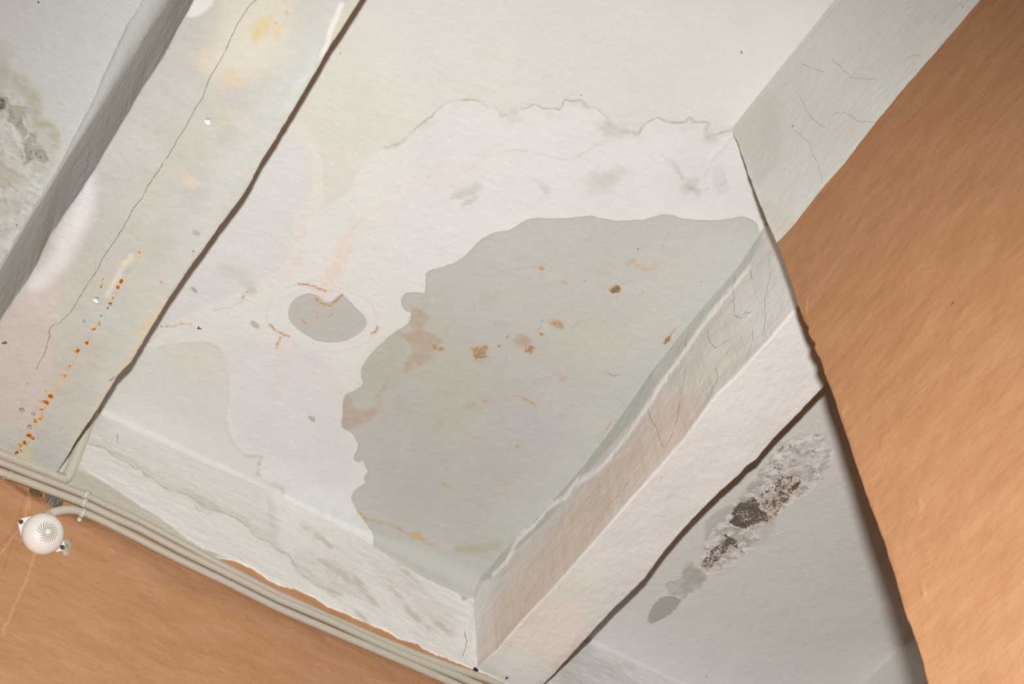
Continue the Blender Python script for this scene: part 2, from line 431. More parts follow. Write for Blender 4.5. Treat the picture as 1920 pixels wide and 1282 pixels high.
# tide lines: dark thin rim, pale creamy crust just beside it
pc.streak(TIDE1[3:], 3.2, (196, 190, 176), .75, 3, 14, .7, noise=.8, ns=30, side=0)
pc.streak(TIDE1[3:], 1.2, (176, 168, 152), .85, 3, 14, .7, noise=.9, ns=24)
pc.streak([(x + 4, y + 10) for x, y in TIDE1[5:]], 7, (206, 200, 192), .45, 4, 16, .9, noise=.8, ns=30)
pc.streak(TIDE2, 3, (206, 198, 188), .5, 5, 14, .8, noise=.8, ns=24)
pc.streak([(x + 3, y + 5) for x, y in TIDE2[:13]], 8, (229, 217, 203), .7, 6, 14, .8, noise=.9, ns=12)
CRUST = [(548,238),(575,262),(592,295),(594,340),(588,380),(566,410),(552,455),(546,500)]
pc.streak(CRUST, 9, (228, 216, 202), .85, 6, 14, .6, noise=.5, ns=10)
pc.streak([(x + 14, y - 2) for x, y in CRUST[2:]], 3, (205, 198, 190), .35, 5, 14, .8, noise=.8)
pc.streak(ARC, 2.2, (200, 193, 180), .55, 3, 16, .8, noise=.7, ns=30)
pc.streak([(462,854),(489,857),(484,888)], 4, (186, 178, 162), .7, 3, 10, .8, noise=.7)
pc.streak([(513,905),(528,912),(533,924)], 4, (194, 182, 164), .7, 3, 10, .8, noise=.5)
for (x, y, r, ry, an, k) in ((872,360,10,26,.6,.6),(880,378,6,14,.5,.6),(1020,352,22,8,.3,.35),(1148,330,16,34,.7,.4),(1135,240,14,12,0,.5),(1120,345,20,30,.6,.35),
                       (1292,350,10,18,.2,.5),(1300,356,16,5,0,.55),(1350,340,26,12,.6,.25),(1160,250,12,18,.4,.35),(1330,255,16,8,.2,.35),(960,215,16,12,0,.3)):
    pc.blob(x, y, r, (193, 186, 174), k, ry, an, .6, .7, int(x) % 7)
pc.streak([(1240,290),(1262,310),(1280,335),(1290,352),(1310,357),(1328,356)], 3.5, (194, 186, 172), .6, 5, 12, .8, noise=.8, disp=-.3)
pc.streak([(1320,330),(1335,312),(1352,318),(1360,340),(1340,350)], 2.5, (206, 200, 192), .5, 5, 12, .8, noise=.6, disp=.4)
# ochre crusts round the heart-shaped stain
for pts, w in (([(560,532),(580,534),(600,541),(610,545)], 3.5), ([(592,560),(605,569),(618,573),(630,563),(642,552)], 4.0), ([(505,607),(520,621),(535,628),(542,630)], 3.5), ([(526,632),(520,645),(518,652)], 3),
               ([(708,612),(704,622),(696,626)], 3.5), ([(568,597),(570,605),(576,606)], 3.5), ([(597,588),(593,600)], 2.5), ([(622,588),(616,596)], 2.5),
               ([(455,560),(460,548),(470,545)], 3), ([(300,612),(325,612),(345,606),(360,608)], 2.5)):
    i, d, s = pc.line(pts, 12, 2.5, 6, 5)
    pc.rust[i] = np.maximum(pc.rust[i], .60 * ss(w * 1.9, 0, d + .9 * fbm(a[i], b[i], 6, 3, 2))); 
    pc.mix(i, .5 * ss(w * 2.2, 0, d), (226, 196, 168))
pc.streak([(600,565),(612,540),(625,515),(640,485),(650,450)], 12, (228, 207, 190), .8, 6, 14, .6, noise=.6, ns=9)
pc.streak([(545,500),(530,520),(500,535),(470,545)], 7, (226, 216, 202), .6, 6, 14, .6, noise=.7, ns=9)
pc.streak([(530,630),(528,665),(520,700),(515,740)], 8, (222, 213, 200), .7, 5, 14, .6, noise=.5, ns=12)
RING = [(500,590),(508,562),(530,545),(560,533),(600,545),(650,545),(690,565),(706,600),(700,630),(670,650),(625,660),(575,655),(530,632),(505,610),(500,590)]
pc.streak(RING, 2.5, (208, 202, 195), .5, 3, 16, .8, noise=.6)
pc.streak([(x * .94 + 36, y * .94 + 36) for x, y in RING], 4, (228, 221, 214), .5, 3, 16, .8, noise=.4)
pc.fill([(410,495),(440,500),(470,520),(480,545),(465,550),(445,525),(412,515)], (203, 199, 188), 6, .6, 4, noise=.4)
for x, y, r, ry, c, k in ((364,543,8,4,(168,160,152),.85),(478,608,11,6,(182,176,166),.9),(584,785,9,4,(170,160,144),.8),(588,783,4,3,(180,172,150),.8),(474,545,8,9,(196,190,180),.5),(558,489,10,10,(212,206,204),.5)):
    pc.blob(x, y, r, c, k, ry, .3, .3, .2)
pc.streak([(520,755),(545,775),(545,790),(552,800)], 2.5, (228, 221, 212), .8, 4, 8, .6, disp=.6)
pc.streak([(540,820),(550,835),(556,842)], 2.5, (228, 221, 212), .8, 4, 8, .6, disp=.6)
pc.streak([(400,582),(420,578),(445,570),(460,560)], 1.5, (200, 190, 180), .5, 3, 8, .6)
pc.streak([(440,980),(520,905),(600,950),(690,985)], 14, (206, 200, 188), .4, 8, 20, .9, noise=.6)
# the big wet patch
pc.wetpoly(WET, 2.0, 16); pc.wetpoly(HEART, .3, 14); pc.wetpoly([(752,566),(757,553),(768,548),(785,550),(796,560),(790,580),(768,586),(757,580)], 0)
WMASK = np.zeros(a.size); WMASK[:] = ss(2, -2, pc.wet)
i, d = pc.region(HEART, 40)
pc.mix(i, .30 * ss(-14, -2, -np.abs(d + 4) - 3) * (d < 0), (236, 230, 222))
def wfill(pts, c, soft, k, **kw): pc.fill(pts, c, soft, k, **kw)
wfill([(1000,420),(1420,430),(1280,600),(1150,700),(1000,640),(900,560),(930,450)], (232, 226, 217), 40, .5)
wfill([(700,700),(850,620),(1000,760),(1100,820),(950,1000),(800,1020),(690,930),(690,800)], (220, 213, 205), 40, .55)
wfill([(690,660),(740,625),(760,640),(740,720),(690,740),(650,750)], (214, 212, 196), 20, .6)
wfill([(780,640),(840,600),(900,700),(900,800),(800,800)], (219, 217, 205), 30, .5)
pc.fill([(1380,490),(1424,440),(1380,430),(1300,520),(1150,690),(1000,880),(900,1000),(960,1010),(1100,860),(1280,630)], (223, 223, 217), 24, .45)
pc.fill([(950,760),(1080,780),(1060,840),(960,860)], (217, 216, 218), 30, .5)
pc.streak([(930,870),(980,850),(1040,760),(1100,700)], 14, (218, 222, 213), .3, 10, 30, .9)
# warm tan efflorescence inside it
TAN = (214, 190, 171)
for pts in ([(768,600),(775,582),(795,580),(800,600),(790,622),(775,622)], [(745,625),(800,622),(830,640),(812,660),(800,680),(775,690),(757,700),(760,680),(775,650)],
            [(645,745),(655,742),(665,765),(700,765),(712,755),(705,775),(690,790),(665,800),(642,800),(643,770)], [(705,745),(725,720),(735,700),(720,735)],
            [(970,632),(980,628),(995,640),(985,650),(972,650),(965,640)]):
    pc.fill(pts, TAN, 5, .85, 5, 12, noise=.35, ns=9)
for x, y, r, ry, an, v in ((815,650,9,5,.8,.62),(827,655,8,6,0,.66),(900,663,17,14,.6,.64),(886,655,6,5,0,.6),(912,650,5,4,0,.6),(936,649,3,4,0,.62),(951,633,3,4,0,.62),(992,655,11,10,0,.72),(984,640,14,12,0,.0),(1155,543,9,9,0,.95),(1045,608,16,9,-.3,.55),(1015,503,6,5,0,.6),
                        (1057,530,7,4,0,.5),(1015,628,5,4,0,.7),(910,752,7,5,0,.5),(990,752,24,5,.0,.5),(1141,800,3.5,18,0,.5),(1250,637,5,13,0,.85),(1262,622,2.5,26,0,.6),(775,690,4,14,-.2,.45),(1055,712,6,8,0,.42),(895,822,6,3,0,.5),(1178,495,6,5,0,.4),(948,840,0.1,.1,0,0)):
    if r < 1: continue
    i, d = pc.blob(x, y, r, TAN, .75 if v else .7, ry, an, .5, .6, int(x) % 8)
    pc.rust[i] = np.maximum(pc.rust[i], min(1, v * 1.04) * ss(1.55, .5, d + .5 * fbm(a[i], b[i], 5, 3, 3)))
pc.streak([(1188,487),(1197,498),(1210,505),(1222,503),(1230,497)], 5, (228, 198, 172), .85, 3, 8, .5, noise=.2)
i, d, s = pc.line([(1188,487),(1197,498),(1210,505),(1222,503),(1230,497)], 9, 2, 6); pc.rust[i] = np.maximum(pc.rust[i], .42 * ss(6, 0, d))
for x, y, r, c in ((1108,910-0,4,(214,204,150)),(946,909,6,(222,210,140)),(836,909,8,(226,204,160)),(970,838,5,(214,196,150)),(900,945,3,(222,214,150))):
    pc.blob(x, y, r, c, .7, r * .7, 0, .4, .4)
pc.streak([(1155,745),(1170,760),(1165,790),(1120,830)], 1, (170,160,146), .3)
pc.streak([(860,1030),(900,1030),(930,1020)], 12, (206, 192, 158), .6, 6, 16, .8, noise=.4)
pc.streak([(672,960),(685,970),(700,975),(740,985),(765,1000),(790,1010),(812,1020)], 5, (220, 190, 158), .8, 4, 10, .7, noise=.5, ns=8)
pc.spots([(677,962,6),(690,970,4),(752,992,6)], 'rust', .62)
pc.blob(780, 1003, 14, (228, 200, 158), .9, 10, .3, .3, .5)
pc.streak([(798,968),(812,978),(830,985)], 4, (232, 228, 222), .6, 4, 8, .9, noise=.5)
for pts in ([(1095,572),(1110,575),(1118,590)], [(1143,700),(1150,703),(1160,703)], [(870,850),(910,840),(960,845)], [(1255,735),(1280,700),(1300,650)], [(940,520),(955,505),(1000,500)], [(1120,420),(1105,450),(1095,455)]):
    pc.streak(pts, 1.0, (178, 173, 160), .22, 3, 8, .8, noise=.5)
rg_ = np.random.RandomState(12)
for k_ in range(34):
    x_, y_ = 700 + rg_.rand() * 600, 450 + rg_.rand() * 520
    if x_ * .75 + y_ > 1440 or x_ + y_ * 1.3 < 1480: continue
    an_ = -.3 + .5 * rg_.randn(); l_ = 8 + rg_.rand() * 26
    pc.streak([(x_, y_), (x_ + l_ * .5 * math.cos(an_), y_ + l_ * .5 * math.sin(an_) + 2), (x_ + l_ * math.cos(an_), y_ + l_ * math.sin(an_))], 1.1, (182, 176, 162) if rg_.rand() < .5 else (232, 228, 220), .35, 3, 7, .8)
for k_ in range(26):
    x_, y_ = 700 + rg_.rand() * 600, 450 + rg_.rand() * 520
    if x_ * .75 + y_ > 1440 or x_ + y_ * 1.3 < 1480: continue
    pc.spots([(x_, y_, .8 + rg_.rand() * .8)], 'dark', .75)
    pc.blob(x_ + 30, y_ - 20, 6 + 18 * rg_.rand(), (208, 200, 186) if rg_.rand() < .5 else (232, 228, 222), .3, 4 + 8 * rg_.rand(), rg_.rand() * 3, .7, .9, k_ % 7)
pc.crack([(1140,700),(1150,706),(1158,703)])
# right-hand bay: long mould patch
S = lambda pts, ox=1180, oy=780, k=3.052: [(ox + x / k, oy + y / k) for x, y in pts]
pc.fill(S([(400,850),(450,680),(560,600),(600,500),(690,420),(700,380),(780,290),(850,180),(920,140),(1030,105),(1110,120),(1170,200),(1150,290),(1060,400),(1020,450),(930,490),(900,530),(830,600),(740,640),(740,720),(650,790),(600,840),(480,900),(430,880)]), (226, 213, 203), 4, .85, 9, 14, noise=.35, ns=10)
pc.fill(S([(430,700),(440,600),(500,545),(600,500),(570,590),(480,650),(450,720)]), (196, 194, 180), 3, .85, 4, 10)
pc.fill(S([(640,650),(740,640),(830,600),(820,660),(760,730),(660,760)]), (208, 203, 192), 4, .7, 6, 12)
pc.fill(S([(940,260),(1010,140),(1100,120),(1160,200),(1150,270),(1050,330),(980,300)]), (206, 200, 188), 3, .75, 8, 8, noise=.6, ns=8)
pc.fill(S([(1000,330),(1060,300),(1130,280),(1080,330),(1040,390),(1010,360)]), (196, 190, 176), 3, .7, 5, 8)
pc.fill(S([(675,420),(700,380),(760,380),(740,420),(680,430)]), (186, 180, 172), 2, .9, 3, 8)
pc.fill(S([(770,330),(820,310),(830,350),(790,360)]), (190, 184, 172), 2, .8, 3, 8)
pc.fill(S([(950,420),(1010,400),(1010,440),(970,450)]), (196, 190, 186), 2, .8, 3, 8)
pc.fill(S([(740,440),(840,370),(960,330),(990,370),(960,440),(900,480),(840,590),(740,630),(700,600),(590,610),(700,480)]), (222, 200, 182), 3, .95, 6, 14)
pc.fill(S([(570,640),(620,640),(650,660),(610,680),(575,665)]), (186, 188, 176), 2, .9, 1, 8)
pc.fill(S([(400,860),(470,760),(560,690),(620,690),(700,700),(620,720),(540,800),(470,880)]), (212, 192, 176), 3, .8, 5, 10)
pc.fill(S([(210,970),(240,945),(300,930),(310,870),(360,830),(440,920),(430,960),(380,1000),(330,1020),(300,1040),(220,1020)]), (190, 181, 168), 2.5, .95, 10, 12, noise=.55, ns=12)
pc.fill(S([(310,900),(360,860),(430,910),(400,960),(330,980)]), (186, 180, 168), 3, .6, 6, 10, noise=.3)
pc.fill(S([(105,1170),(130,1185),(190,1160),(250,1120),(295,1060),(280,1040),(220,1030),(170,1050),(120,1110)]), (178, 173, 162), 1.2, .95, 3, 5)
pc.fill(S([(640,790),(600,840),(540,900),(480,910),(620,830)]), (212, 202, 190), 5, .6, 6, 12)
pc.dens(S([(570,600),(620,500),(720,465),(745,520),(800,560),(740,610),(640,650)]), 'dark', .66, 7, 7, 12)
pc.dens(S([(560,610),(640,640),(740,620),(800,600),(850,560),(900,510),(935,450),(905,450),(860,500),(820,550),(740,560),(640,560)]), 'dark', .62, 8, 8, 10)
pc.dens(S([(920,430),(940,390),(985,370),(975,400),(940,430)]), 'dark', .72, 4, 3, 8)
pc.dens(S([(400,860),(460,770),(540,700),(560,680),(615,700),(600,740),(540,800),(470,870)]), 'dark', .58, 7, 7, 10)
pc.dens(S([(540,680),(570,680),(615,710),(600,740),(560,730)]), 'dark', .64, 5, 5, 8)
pc.dens(S([(740,440),(840,350),(960,330),(940,450),(850,540),(760,540)]), 'dark', .50, 12, 10, 12)
pc.dens(S([(860,330),(940,345),(930,365),(880,365)]), 'dark', .60, 3, 4, 8)
pc.dens(S([(840,190),(890,170),(860,220),(840,220)]), 'dark', .50, 6, 6, 8)
pc.dens(S([(820,290),(880,290),(870,305),(830,305)]), 'dark', .55, 4, 4, 8)
for x, y, r in ((790,435,6),(770,470,5),(830,490,5),(850,400,8),(840,420,5),(870,440,6),(900,480,7)):
    pc.spots([S([(x, y)])[0] + (r,)], 'dark', .74)
pc.spots([S([(1130,190)])[0] + (10,)], 'rust', .42)
i, d = pc.region(S([(400,850),(450,680),(560,600),(600,500),(690,420),(700,380),(780,290),(850,180),(920,140),(1030,105),(1110,120),(1170,200),(1150,290),(1060,400),(1020,450),(930,490),(900,530),(830,600),(740,640),(740,720),(650,790),(600,840),(480,900),(430,880)]), 20, 9, 14)
n_ = fbm(a[i], b[i], 16, 4, 9); n2_ = fbm(a[i] + 40, b[i], 11, 4, 2)
pc.mix(i, ss(4, -4, d) * ss(.05, .3, n_) * .9, (236, 226, 219))
pc.mix(i, ss(4, -4, d) * ss(.12, .25, n2_) * .75, (184, 178, 166))
pc.mix(i, ss(3.5, 1, np.abs(d - 1)) * ss(-.3, .4, n_) * .6, (233, 224, 217))
pc.disp[i] += ss(4, -4, d) * (1.4 * n_ + 1.0 * fbm(a[i], b[i], 5, 3, 4))
pc.dark[i] = np.maximum(pc.dark[i], ss(-2, -10, d) * (.34 + .14 * fbm(a[i], b[i], 10, 3, 12)))
i, d = pc.region(S([(400,850),(450,680),(600,500),(700,380),(850,180),(1030,105),(1170,200),(1060,400),(930,490),(740,640),(600,840),(480,900)]), 20, 6, 12)
pc.disp[i] -= 1.4 * ss(3, -3, d) * (0.6 + .8 * fbm(a[i], b[i], 9, 3, 8))
# left-hand bay: blown plaster
T = lambda pts: [(x / 3.205, 100 + y / 3.205) for x, y in pts]
pc.fill(T([(-200,-60),(20,-60),(60,20),(20,90),(60,170),(130,220),(190,290),(240,400),(330,560),(330,620),(260,900),(0,1282),(-300,1282)]), (204, 199, 186), 8, .7, 12, 30)
pc.fill(T([(-200,240),(100,250),(150,320),(200,420),(260,560),(310,650),(300,740),(230,900),(100,1150),(0,1280),(-300,1280)]), (213, 208, 196), 4, .9, 8, 16)
pc.streak(T([(20,120),(110,190),(190,290),(210,420),(290,450),(330,560)]), 10, (188, 182, 158), .6, 10, 20, .9, noise=.5)
pc.fill(T([(-60,640),(20,640),(60,760),(10,880),(-60,900)]), (206, 186, 158), 20, .7)
pc.fill(T([(-40,270),(30,275),(60,330),(150,330),(140,390),(170,450),(205,500),(200,560),(250,590),(280,650),(250,675),(200,640),(140,660),(120,600),(130,540),(85,460),(50,400),(0,390),(-40,400)]), (160, 147, 134), 1.5, .97, 9, 9, noise=.45, ns=9, disp=-1.5)
i, d = pc.region(T([(-200,240),(100,250),(150,320),(200,420),(260,560),(310,650),(300,740),(230,900),(100,1150),(0,1280),(-300,1282)]), 10, 10, 14)
n_ = fbm(a[i], b[i], 18, 4, 3); n2_ = fbm(a[i], b[i], 7, 3, 6)
pc.mix(i, ss(5, -5, d) * ss(.0, .35, n_) * .7, (224, 219, 208))
pc.mix(i, ss(5, -5, d) * ss(-.05, -.4, n_) * .6, (194, 188, 172))
pc.mix(i, ss(5, -5, d) * ss(.25, .5, n2_) * .5, (182, 176, 162))
pc.disp[i] += ss(5, -5, d) * (1.3 * n_ + .7 * n2_)
pc.streak(T([(60,430),(85,470),(120,560),(150,640)]), 2.5, (226, 222, 212), .9, 5, 8, .6, disp=1.0)
pc.streak(T([(140,390),(150,440),(180,470)]), 2.0, (226, 222, 212), .9, 4, 8, .6, disp=1.0)
pc.streak(T([(150,520),(165,500),(160,480)]), 1.6, (228, 224, 214), .9, 3, 8, .6, disp=.8)
pc.streak(T([(-20,560),(60,600),(130,650)]), 2.0, (226, 222, 212), .8, 5, 8, .6, disp=.8)
pc.streak(T([(200,420),(250,435),(310,440),(330,520),(340,560)]), 5, (184, 178, 150), .6, 8, 16, .8, noise=.3)
pc.streak(T([(100,150),(180,230),(215,310),(205,370)]), 9, (190, 184, 160), .6, 10, 20, .8, noise=.3)
pc.fill(T([(-40,60),(30,60),(60,140),(40,210),(-40,230)]), (192, 187, 168), 10, .6, 8, 16, noise=.3)
pc.dens(T([(-40,265),(25,270),(40,320),(20,340),(-40,340)]), 'dark', .64, 5, 5, 8)
pc.dens(T([(60,380),(90,350),(120,420),(180,560),(240,600),(270,660),(240,660),(180,610),(130,560)]), 'dark', .47, 12, 8, 10)
pc.dens(T([(190,850),(230,820),(220,890),(200,900)]), 'dark', .44, 8, 6, 8)
pc.spots([(31,422,2.4),(30,427,1.6),(18,409,1.2),(46,393,1.0),(58,372,1),(72,5,3),(203,85,1.4)], 'dark', .9)
i = np.where((a < 30))[0]
pc.specks(30, T([(0,850),(250,1100)]), 4, .5, 1.0)
# dirt specks
pc.spots([(638,99,1.6),(694,178,1),(1090,179,1.6),(1390,97,2),(1391,100,1.6),(1356,139,1.4),(347,667,1.1),(674,720,1.6),(623,744,1),(1136,540,2),(1130,537,1.4),(1204,547,1.4),(888,972,1.2),(1196,468,1.6),(1315,529,1.6),(960,1015,2),(962,1010,1.6),(1325,1268,2.4),(1272,1160,1.2)], 'dark', .9)
pc.spots([(1233,1150,1.2),(1140,1230,1.0)], 'dark', .8)
i = np.where(a < 3000)[0]
pc.disp += 1.5 * fbm(a, b, 240, 2, 3) + .55 * fbm(a, b, 42, 3, 6) + .22 * fbm(a, b, 12, 2, 8)
pc.disp -= 0.5 * WMASK
# paint ragged along the join of ceiling and right wall, and brush crust
pc.streak([(1330,300),(1380,245),(1414,198),(1481,114),(1580,0)], 5, (229, 226, 218), .6, 3, 10, .7, noise=.5, disp=.8)
zc = H - 0.001 * pc.disp.reshape(Xg.shape) * 1.0
# the ceiling sinks softly where it runs into the far wall
CR_ = .010 + .036 * ss(.86, 1.10, Xg) * (Xg < 1.30)
zc = zc - 0.003 * ss(YW - .08, YW - CR_, Yg) - CR_ * (1 - np.sqrt(np.clip(1 - np.clip((Yg - (YW - CR_ - .003)) / CR_, 0, 1) ** 2, 0, 1)))
V = np.stack([Xg, Yg, zc], -1)
grid_mesh('ceiling', V, [pc], M_CEIL, flip=True, label='whitewashed plaster ceiling with damp stains and tide marks', cat='ceiling')

# ------------------------------------------------------------------ beams
def interp_edge(pts, z, extra=()):
    q = np.array([on_z(px, py, z)[:2] for px, py in pts]); q = q[np.argsort(q[:, 1])]
    return lambda y: np.interp(y, q[:, 1], q[:, 0])
AL = [(362,0),(345,33),(316,85),(300,115),(268,162),(243,206),(210,260),(181,310),(150,359),(119,403),(90,446),(69,493),(51,525),(23,564),(0,599)]
AR = [(676,0),(640,55),(614,95),(592,135),(565,180),(545,215),(529,240),(515,265),(490,303),(473,337),(458,362),(440,388),(411,425),(380,470),(354,505),(334,535),(313,565),(301,587),(283,616),(245,680),(220,705),(200,740),(178,775),(150,815),(133,845),(113,878),(104,888)]
BL = [(1483,587),(1409,673),(1372,712),(1342,739),(1280,825),(1175,943),(1088,1044),(1057,1080),(1013,1127),(979,1162),(950,1195),(931,1219),(916,1231)]
BR = [(1543,727),(1497,776),(1451,823),(1418,862),(1400,874),(1386,891),(1350,922),(1315,957),(1280,994),(1245,1035),(1210,1084),(1188,1106),(1150,1142),(1105,1191),(1060,1240),(1040,1263),(1022,1281)]

def beam(name, xl, xr, xtop, y0, y1, step, cove, rl, label, painter, fine0):
    """xl, xr: underside edges as functions of Y; xtop: where the left face meets the ceiling"""
    Y = axis((y0, fine0, .05), (fine0, y1, step)) if fine0 > y0 else axis((y0, y1, step))
    nL, nB, nR = int(.25 / .0025), int((float(xr(1.2) - xl(1.2))) / step), 14
    n_r = 4
    XLv, XRv = xl(Y)[:, None], xr(Y)[:, None]
    # ragged arrises
    XRv = XRv + (.0009 * fbm(Y * 1000, Y * 0, 14, 3, 4))[:, None]
    XLv = XLv + (.0008 * fbm(Y * 1000, Y * 0 + 50, 14, 3, 6))[:, None]
    s = np.linspace(0, 1, nL)[None, :]
    ct = xtop(Y)[:, None]
    drop = (H - ZB)
    cv = cove(Y)[:, None]                       # cove radius at the top
    z = H + .004 - s * (drop + .004 - rl)
    t = np.clip((H - z) / np.maximum(cv, 1e-4), 0, 1)
    xL = ct + (XLv - ct) * s - cv * (1 - np.sqrt(np.clip(1 - (1 - t) ** 2, 0, 1)))
    zL = z + 0 * xL
    th = np.linspace(0, math.pi / 2, n_r + 2)[1:-1][None, :]
    xc = XLv + rl * (1 - np.cos(th)); zc_ = ZB + rl * (1 - np.sin(th)) + 0 * xc
    u = np.linspace(0, 1, nB)[None, :]
    xB = XLv + rl + (XRv - .002 - XLv - rl) * u; zB = ZB + 0 * xB
    v = np.linspace(0, 1, nR)[None, :] ** 1.5
    xR_ = XRv + .002 * v; zR = ZB + .0012 + v * (drop + .004) + 0 * xR_
    Xa = np.concatenate([xL, xc, xB, xR_], 1); Za = np.concatenate([zL, zc_, zB, zR], 1)
    Ya = Y[:, None] + 0 * Xa
    k1 = nL + n_r // 2 
    k2 = nL + n_r + nB
    xm = float(np.mean(xl(Y)))
    def side(px, py):
        """where the sight line of an outline point meets the (leaning) left face"""
        r = ray(px, py); lo, hi = ZB - .02, H + .12
        def f(z):
            p = r * ((z - CAM_Z) / r[2]); t_ = (H - z) / (H - ZB)
            return p[0] - (float(xtop(p[1])) * (1 - t_) + float(xl(p[1])) * t_)
        flo_ = f(lo)
        if flo_ * f(hi) > 0: return on_x(px, py, xm)[1:]
        for _ in range(30):
            m_ = .5 * (lo + hi)
            if f(m_) * flo_ > 0: lo = m_
            else: hi = m_
        p = r * ((lo - CAM_Z) / r[2]); return np.array([p[1], lo])
    pL = Paint(Ya[:, :k1], Za[:, :k1], side, (222, 216, 206))
    pB = Paint(Xa[:, k1:k2], Ya[:, k1:k2], lambda px, py: on_z(px, py, ZB)[:2], (222, 216, 206))
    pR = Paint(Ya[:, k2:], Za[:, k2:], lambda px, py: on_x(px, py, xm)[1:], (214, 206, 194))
    painter(pL, pB, pR)
    dL = pL.disp.reshape(pL.sh); dB = pB.disp.reshape(pB.sh)
    fadeL = ss(0, .02, np.abs(Za[:, :k1] - ZB))
    Xa[:, :k1] -= .001 * dL * fadeL
    eB = np.minimum(ss(0, .006, Xa[:, k1:k2] - XLv), ss(0, .006, XRv - Xa[:, k1:k2]))
    Za[:, k1:k2] -= .001 * dB * (0.15 + .85 * eB)
    V = np.stack([Xa, Ya, Za], -1)
    return grid_mesh(name, V, [pL, pB, pR], M_BEAM, flip=False, label=label, cat='beam')

def paint_A(pL, pB, pR):
    p = pB; a, b = p.a, p.b; I = np.arange(a.size)
    everywhere(p, np.ones(a.size), (199, 193, 182))
    everywhere(p, .6 * ss(-.2, .6, fbm(a, b, 60, 4, 3)), (192, 187, 175))
    everywhere(p, .6 * ss(.0, .6, fbm(a, b, 90, 4, 6)), (205, 198, 189))
    # cool greenish flank towards the right arris, pinkish lower left
    p.fill([(640,60),(560,60),(420,300),(330,450),(240,600),(120,840),(110,880),(300,600),(480,320)], (205, 203, 192), 25, .7, 10, 40)
    p.fill([(0,600),(60,500),(140,470),(110,600),(90,700),(60,800),(0,850),(-80,850)], (208, 197, 185), 25, .9, 10, 40)
    p.fill([(260,480),(230,560),(200,640),(160,740),(60,850),(100,850),(210,700),(300,560)], (200, 198, 186), 20, .6, 10, 40)
    p.fill([(170,320),(145,375),(112,430),(95,480),(55,530),(70,545),(115,510),(150,450),(175,390)], (230, 223, 218), 14, .95, 4, 20)
    p.fill([(365,0),(350,30),(372,30),(393,14),(400,0),(395,-30),(380,-40)], (226, 222, 216), 3, .95)
    # yellow brown damp bloom at the top
    p.fill([(420,-20),(540,-20),(550,60),(520,120),(470,150),(410,150),(380,120),(400,60)], (217, 208, 188), 30, .8, 10, 30)
    p.fill([(483,40),(510,32),(500,60),(480,80),(470,70)], (214, 190, 136), 8, .85, 6, 12, noise=.4)
    p.fill([(535,20),(545,25),(540,30),(535,28)], (206, 180, 116), 4, .8, 3)
    p.fill([(525,48),(535,45),(528,60),(518,75),(512,65)], (220, 190, 140), 6, .7, 4, noise=.4)
    p.fill([(380,90),(400,95),(390,120),(380,125),(376,110)], (220, 200, 176), 8, .8, 5, noise=.4)
    p.fill([(415,140),(440,135),(460,155),(440,165),(420,160)], (218, 196, 160), 8, .7, 5, noise=.5)
    for x, y, r, ry, an in ((400,200,40,14,.5),(370,250,30,12,.4),(345,280,34,16,.4),(330,320,30,12,.4),(290,360,26,12,.4),(270,390,30,12,.4),(420,215,30,10,.7),(300,330,26,10,.5)):
        p.blob(x, y, r, (198, 196, 176), .55, ry, an, .5, .5, int(x) % 7)
    p.blob(355, 340, 16, (222, 202, 180), .6, 10, .3, .5, .4)
    p.blob(450, 225, 26, (219, 204, 186), .35, 14, .4, .6, .4)
    p.blob(240, 490, 22, (214, 198, 160), .7, 7, -1.0, .6, .4)
    p.blob(212, 530, 34, (211, 196, 160), .7, 7, -1.0, .6, .4)
    p.blob(196, 590, 26, (200, 208, 196), .5, 20, -1.0, .6, .4)
    p.streak([(245,480),(228,505),(214,530),(200,555)], 4, (222, 216, 204), .7, 2, 10, .8)
    p.streak([(640,10),(632,28),(622,55),(615,75),(610,90),(603,105)], 4, (232, 226, 216), .9, 2, 12, .6, noise=.2, disp=.6)
    p.fill([(665,10),(645,20),(628,60),(612,90),(620,88),(645,50),(668,12)], (206, 196, 170), 4, .8, 3, 10, noise=.3)
    p.streak([(600,118),(585,140),(562,178),(548,200),(530,230)], 4, (200, 196, 172), .8, 4, 10, .8, noise=.5)
    p.streak([(592,105),(575,140),(555,175),(540,200)], 7, (208, 214, 208), .7, 5, 16, .8, noise=.3)
    p.streak([(320,550),(282,608),(250,660),(222,700),(190,750),(160,800),(130,845)], 3.5, (222, 200, 164), .85, 3, 10, .8, noise=.4)
    p.streak([(300,575),(270,610),(258,625)], 7, (216, 200, 158), .6, 4, 12, .8, noise=.5)
    p.blob(368, 436, 7, (168, 164, 156), .7, 5, 0, .4, .3)
    p.streak([(214,706),(206,714)], 1.4, (140,132,112), .8)
    # hairline crack
    p.crack([(490,-12),(478,2),(470,8),(461,21),(449,39),(440,56),(429,80),(422,95),(416,107),(405,125),(397,140),(384,168),(380,183),(369,198),(360,217),(348,238),(335,258),(315,292),(300,315),(288,332),(276,352),(265,372),(256,384),(248,396),(231,426),(220,445),(208,463),(194,481),(187,498),(178,514),(168,527),(156,546),(146,563),(138,577),(131,588),(120,596),(113,605),(103,608),(95,612),(92,622),(94,630),(88,643),(87,653),(82,666),(74,678),(68,691)])
    # the crack is accompanied by a slightly different repair tone
    p.streak([(88,653),(74,678),(60,702),(52,725),(44,745),(40,780)], 3, (203, 196, 184), .6, 2, 10, .8)
    # the rust line of a reinforcing bar
    LINE = [(152,653),(143,668),(138,680),(130,690),(124,704),(113,715),(108,726),(100,740),(92,752),(82,768),(77,784),(66,792),(58,806),(54,818),(48,828)]
    i, d, s = p.line(LINE, 10, 3.0, 7, 3)
    p.rust[i] = np.maximum(p.rust[i], .54 * ss(2.6, 0, d)); p.mix(i, .35 * ss(7, 0, d), (222, 190, 150))
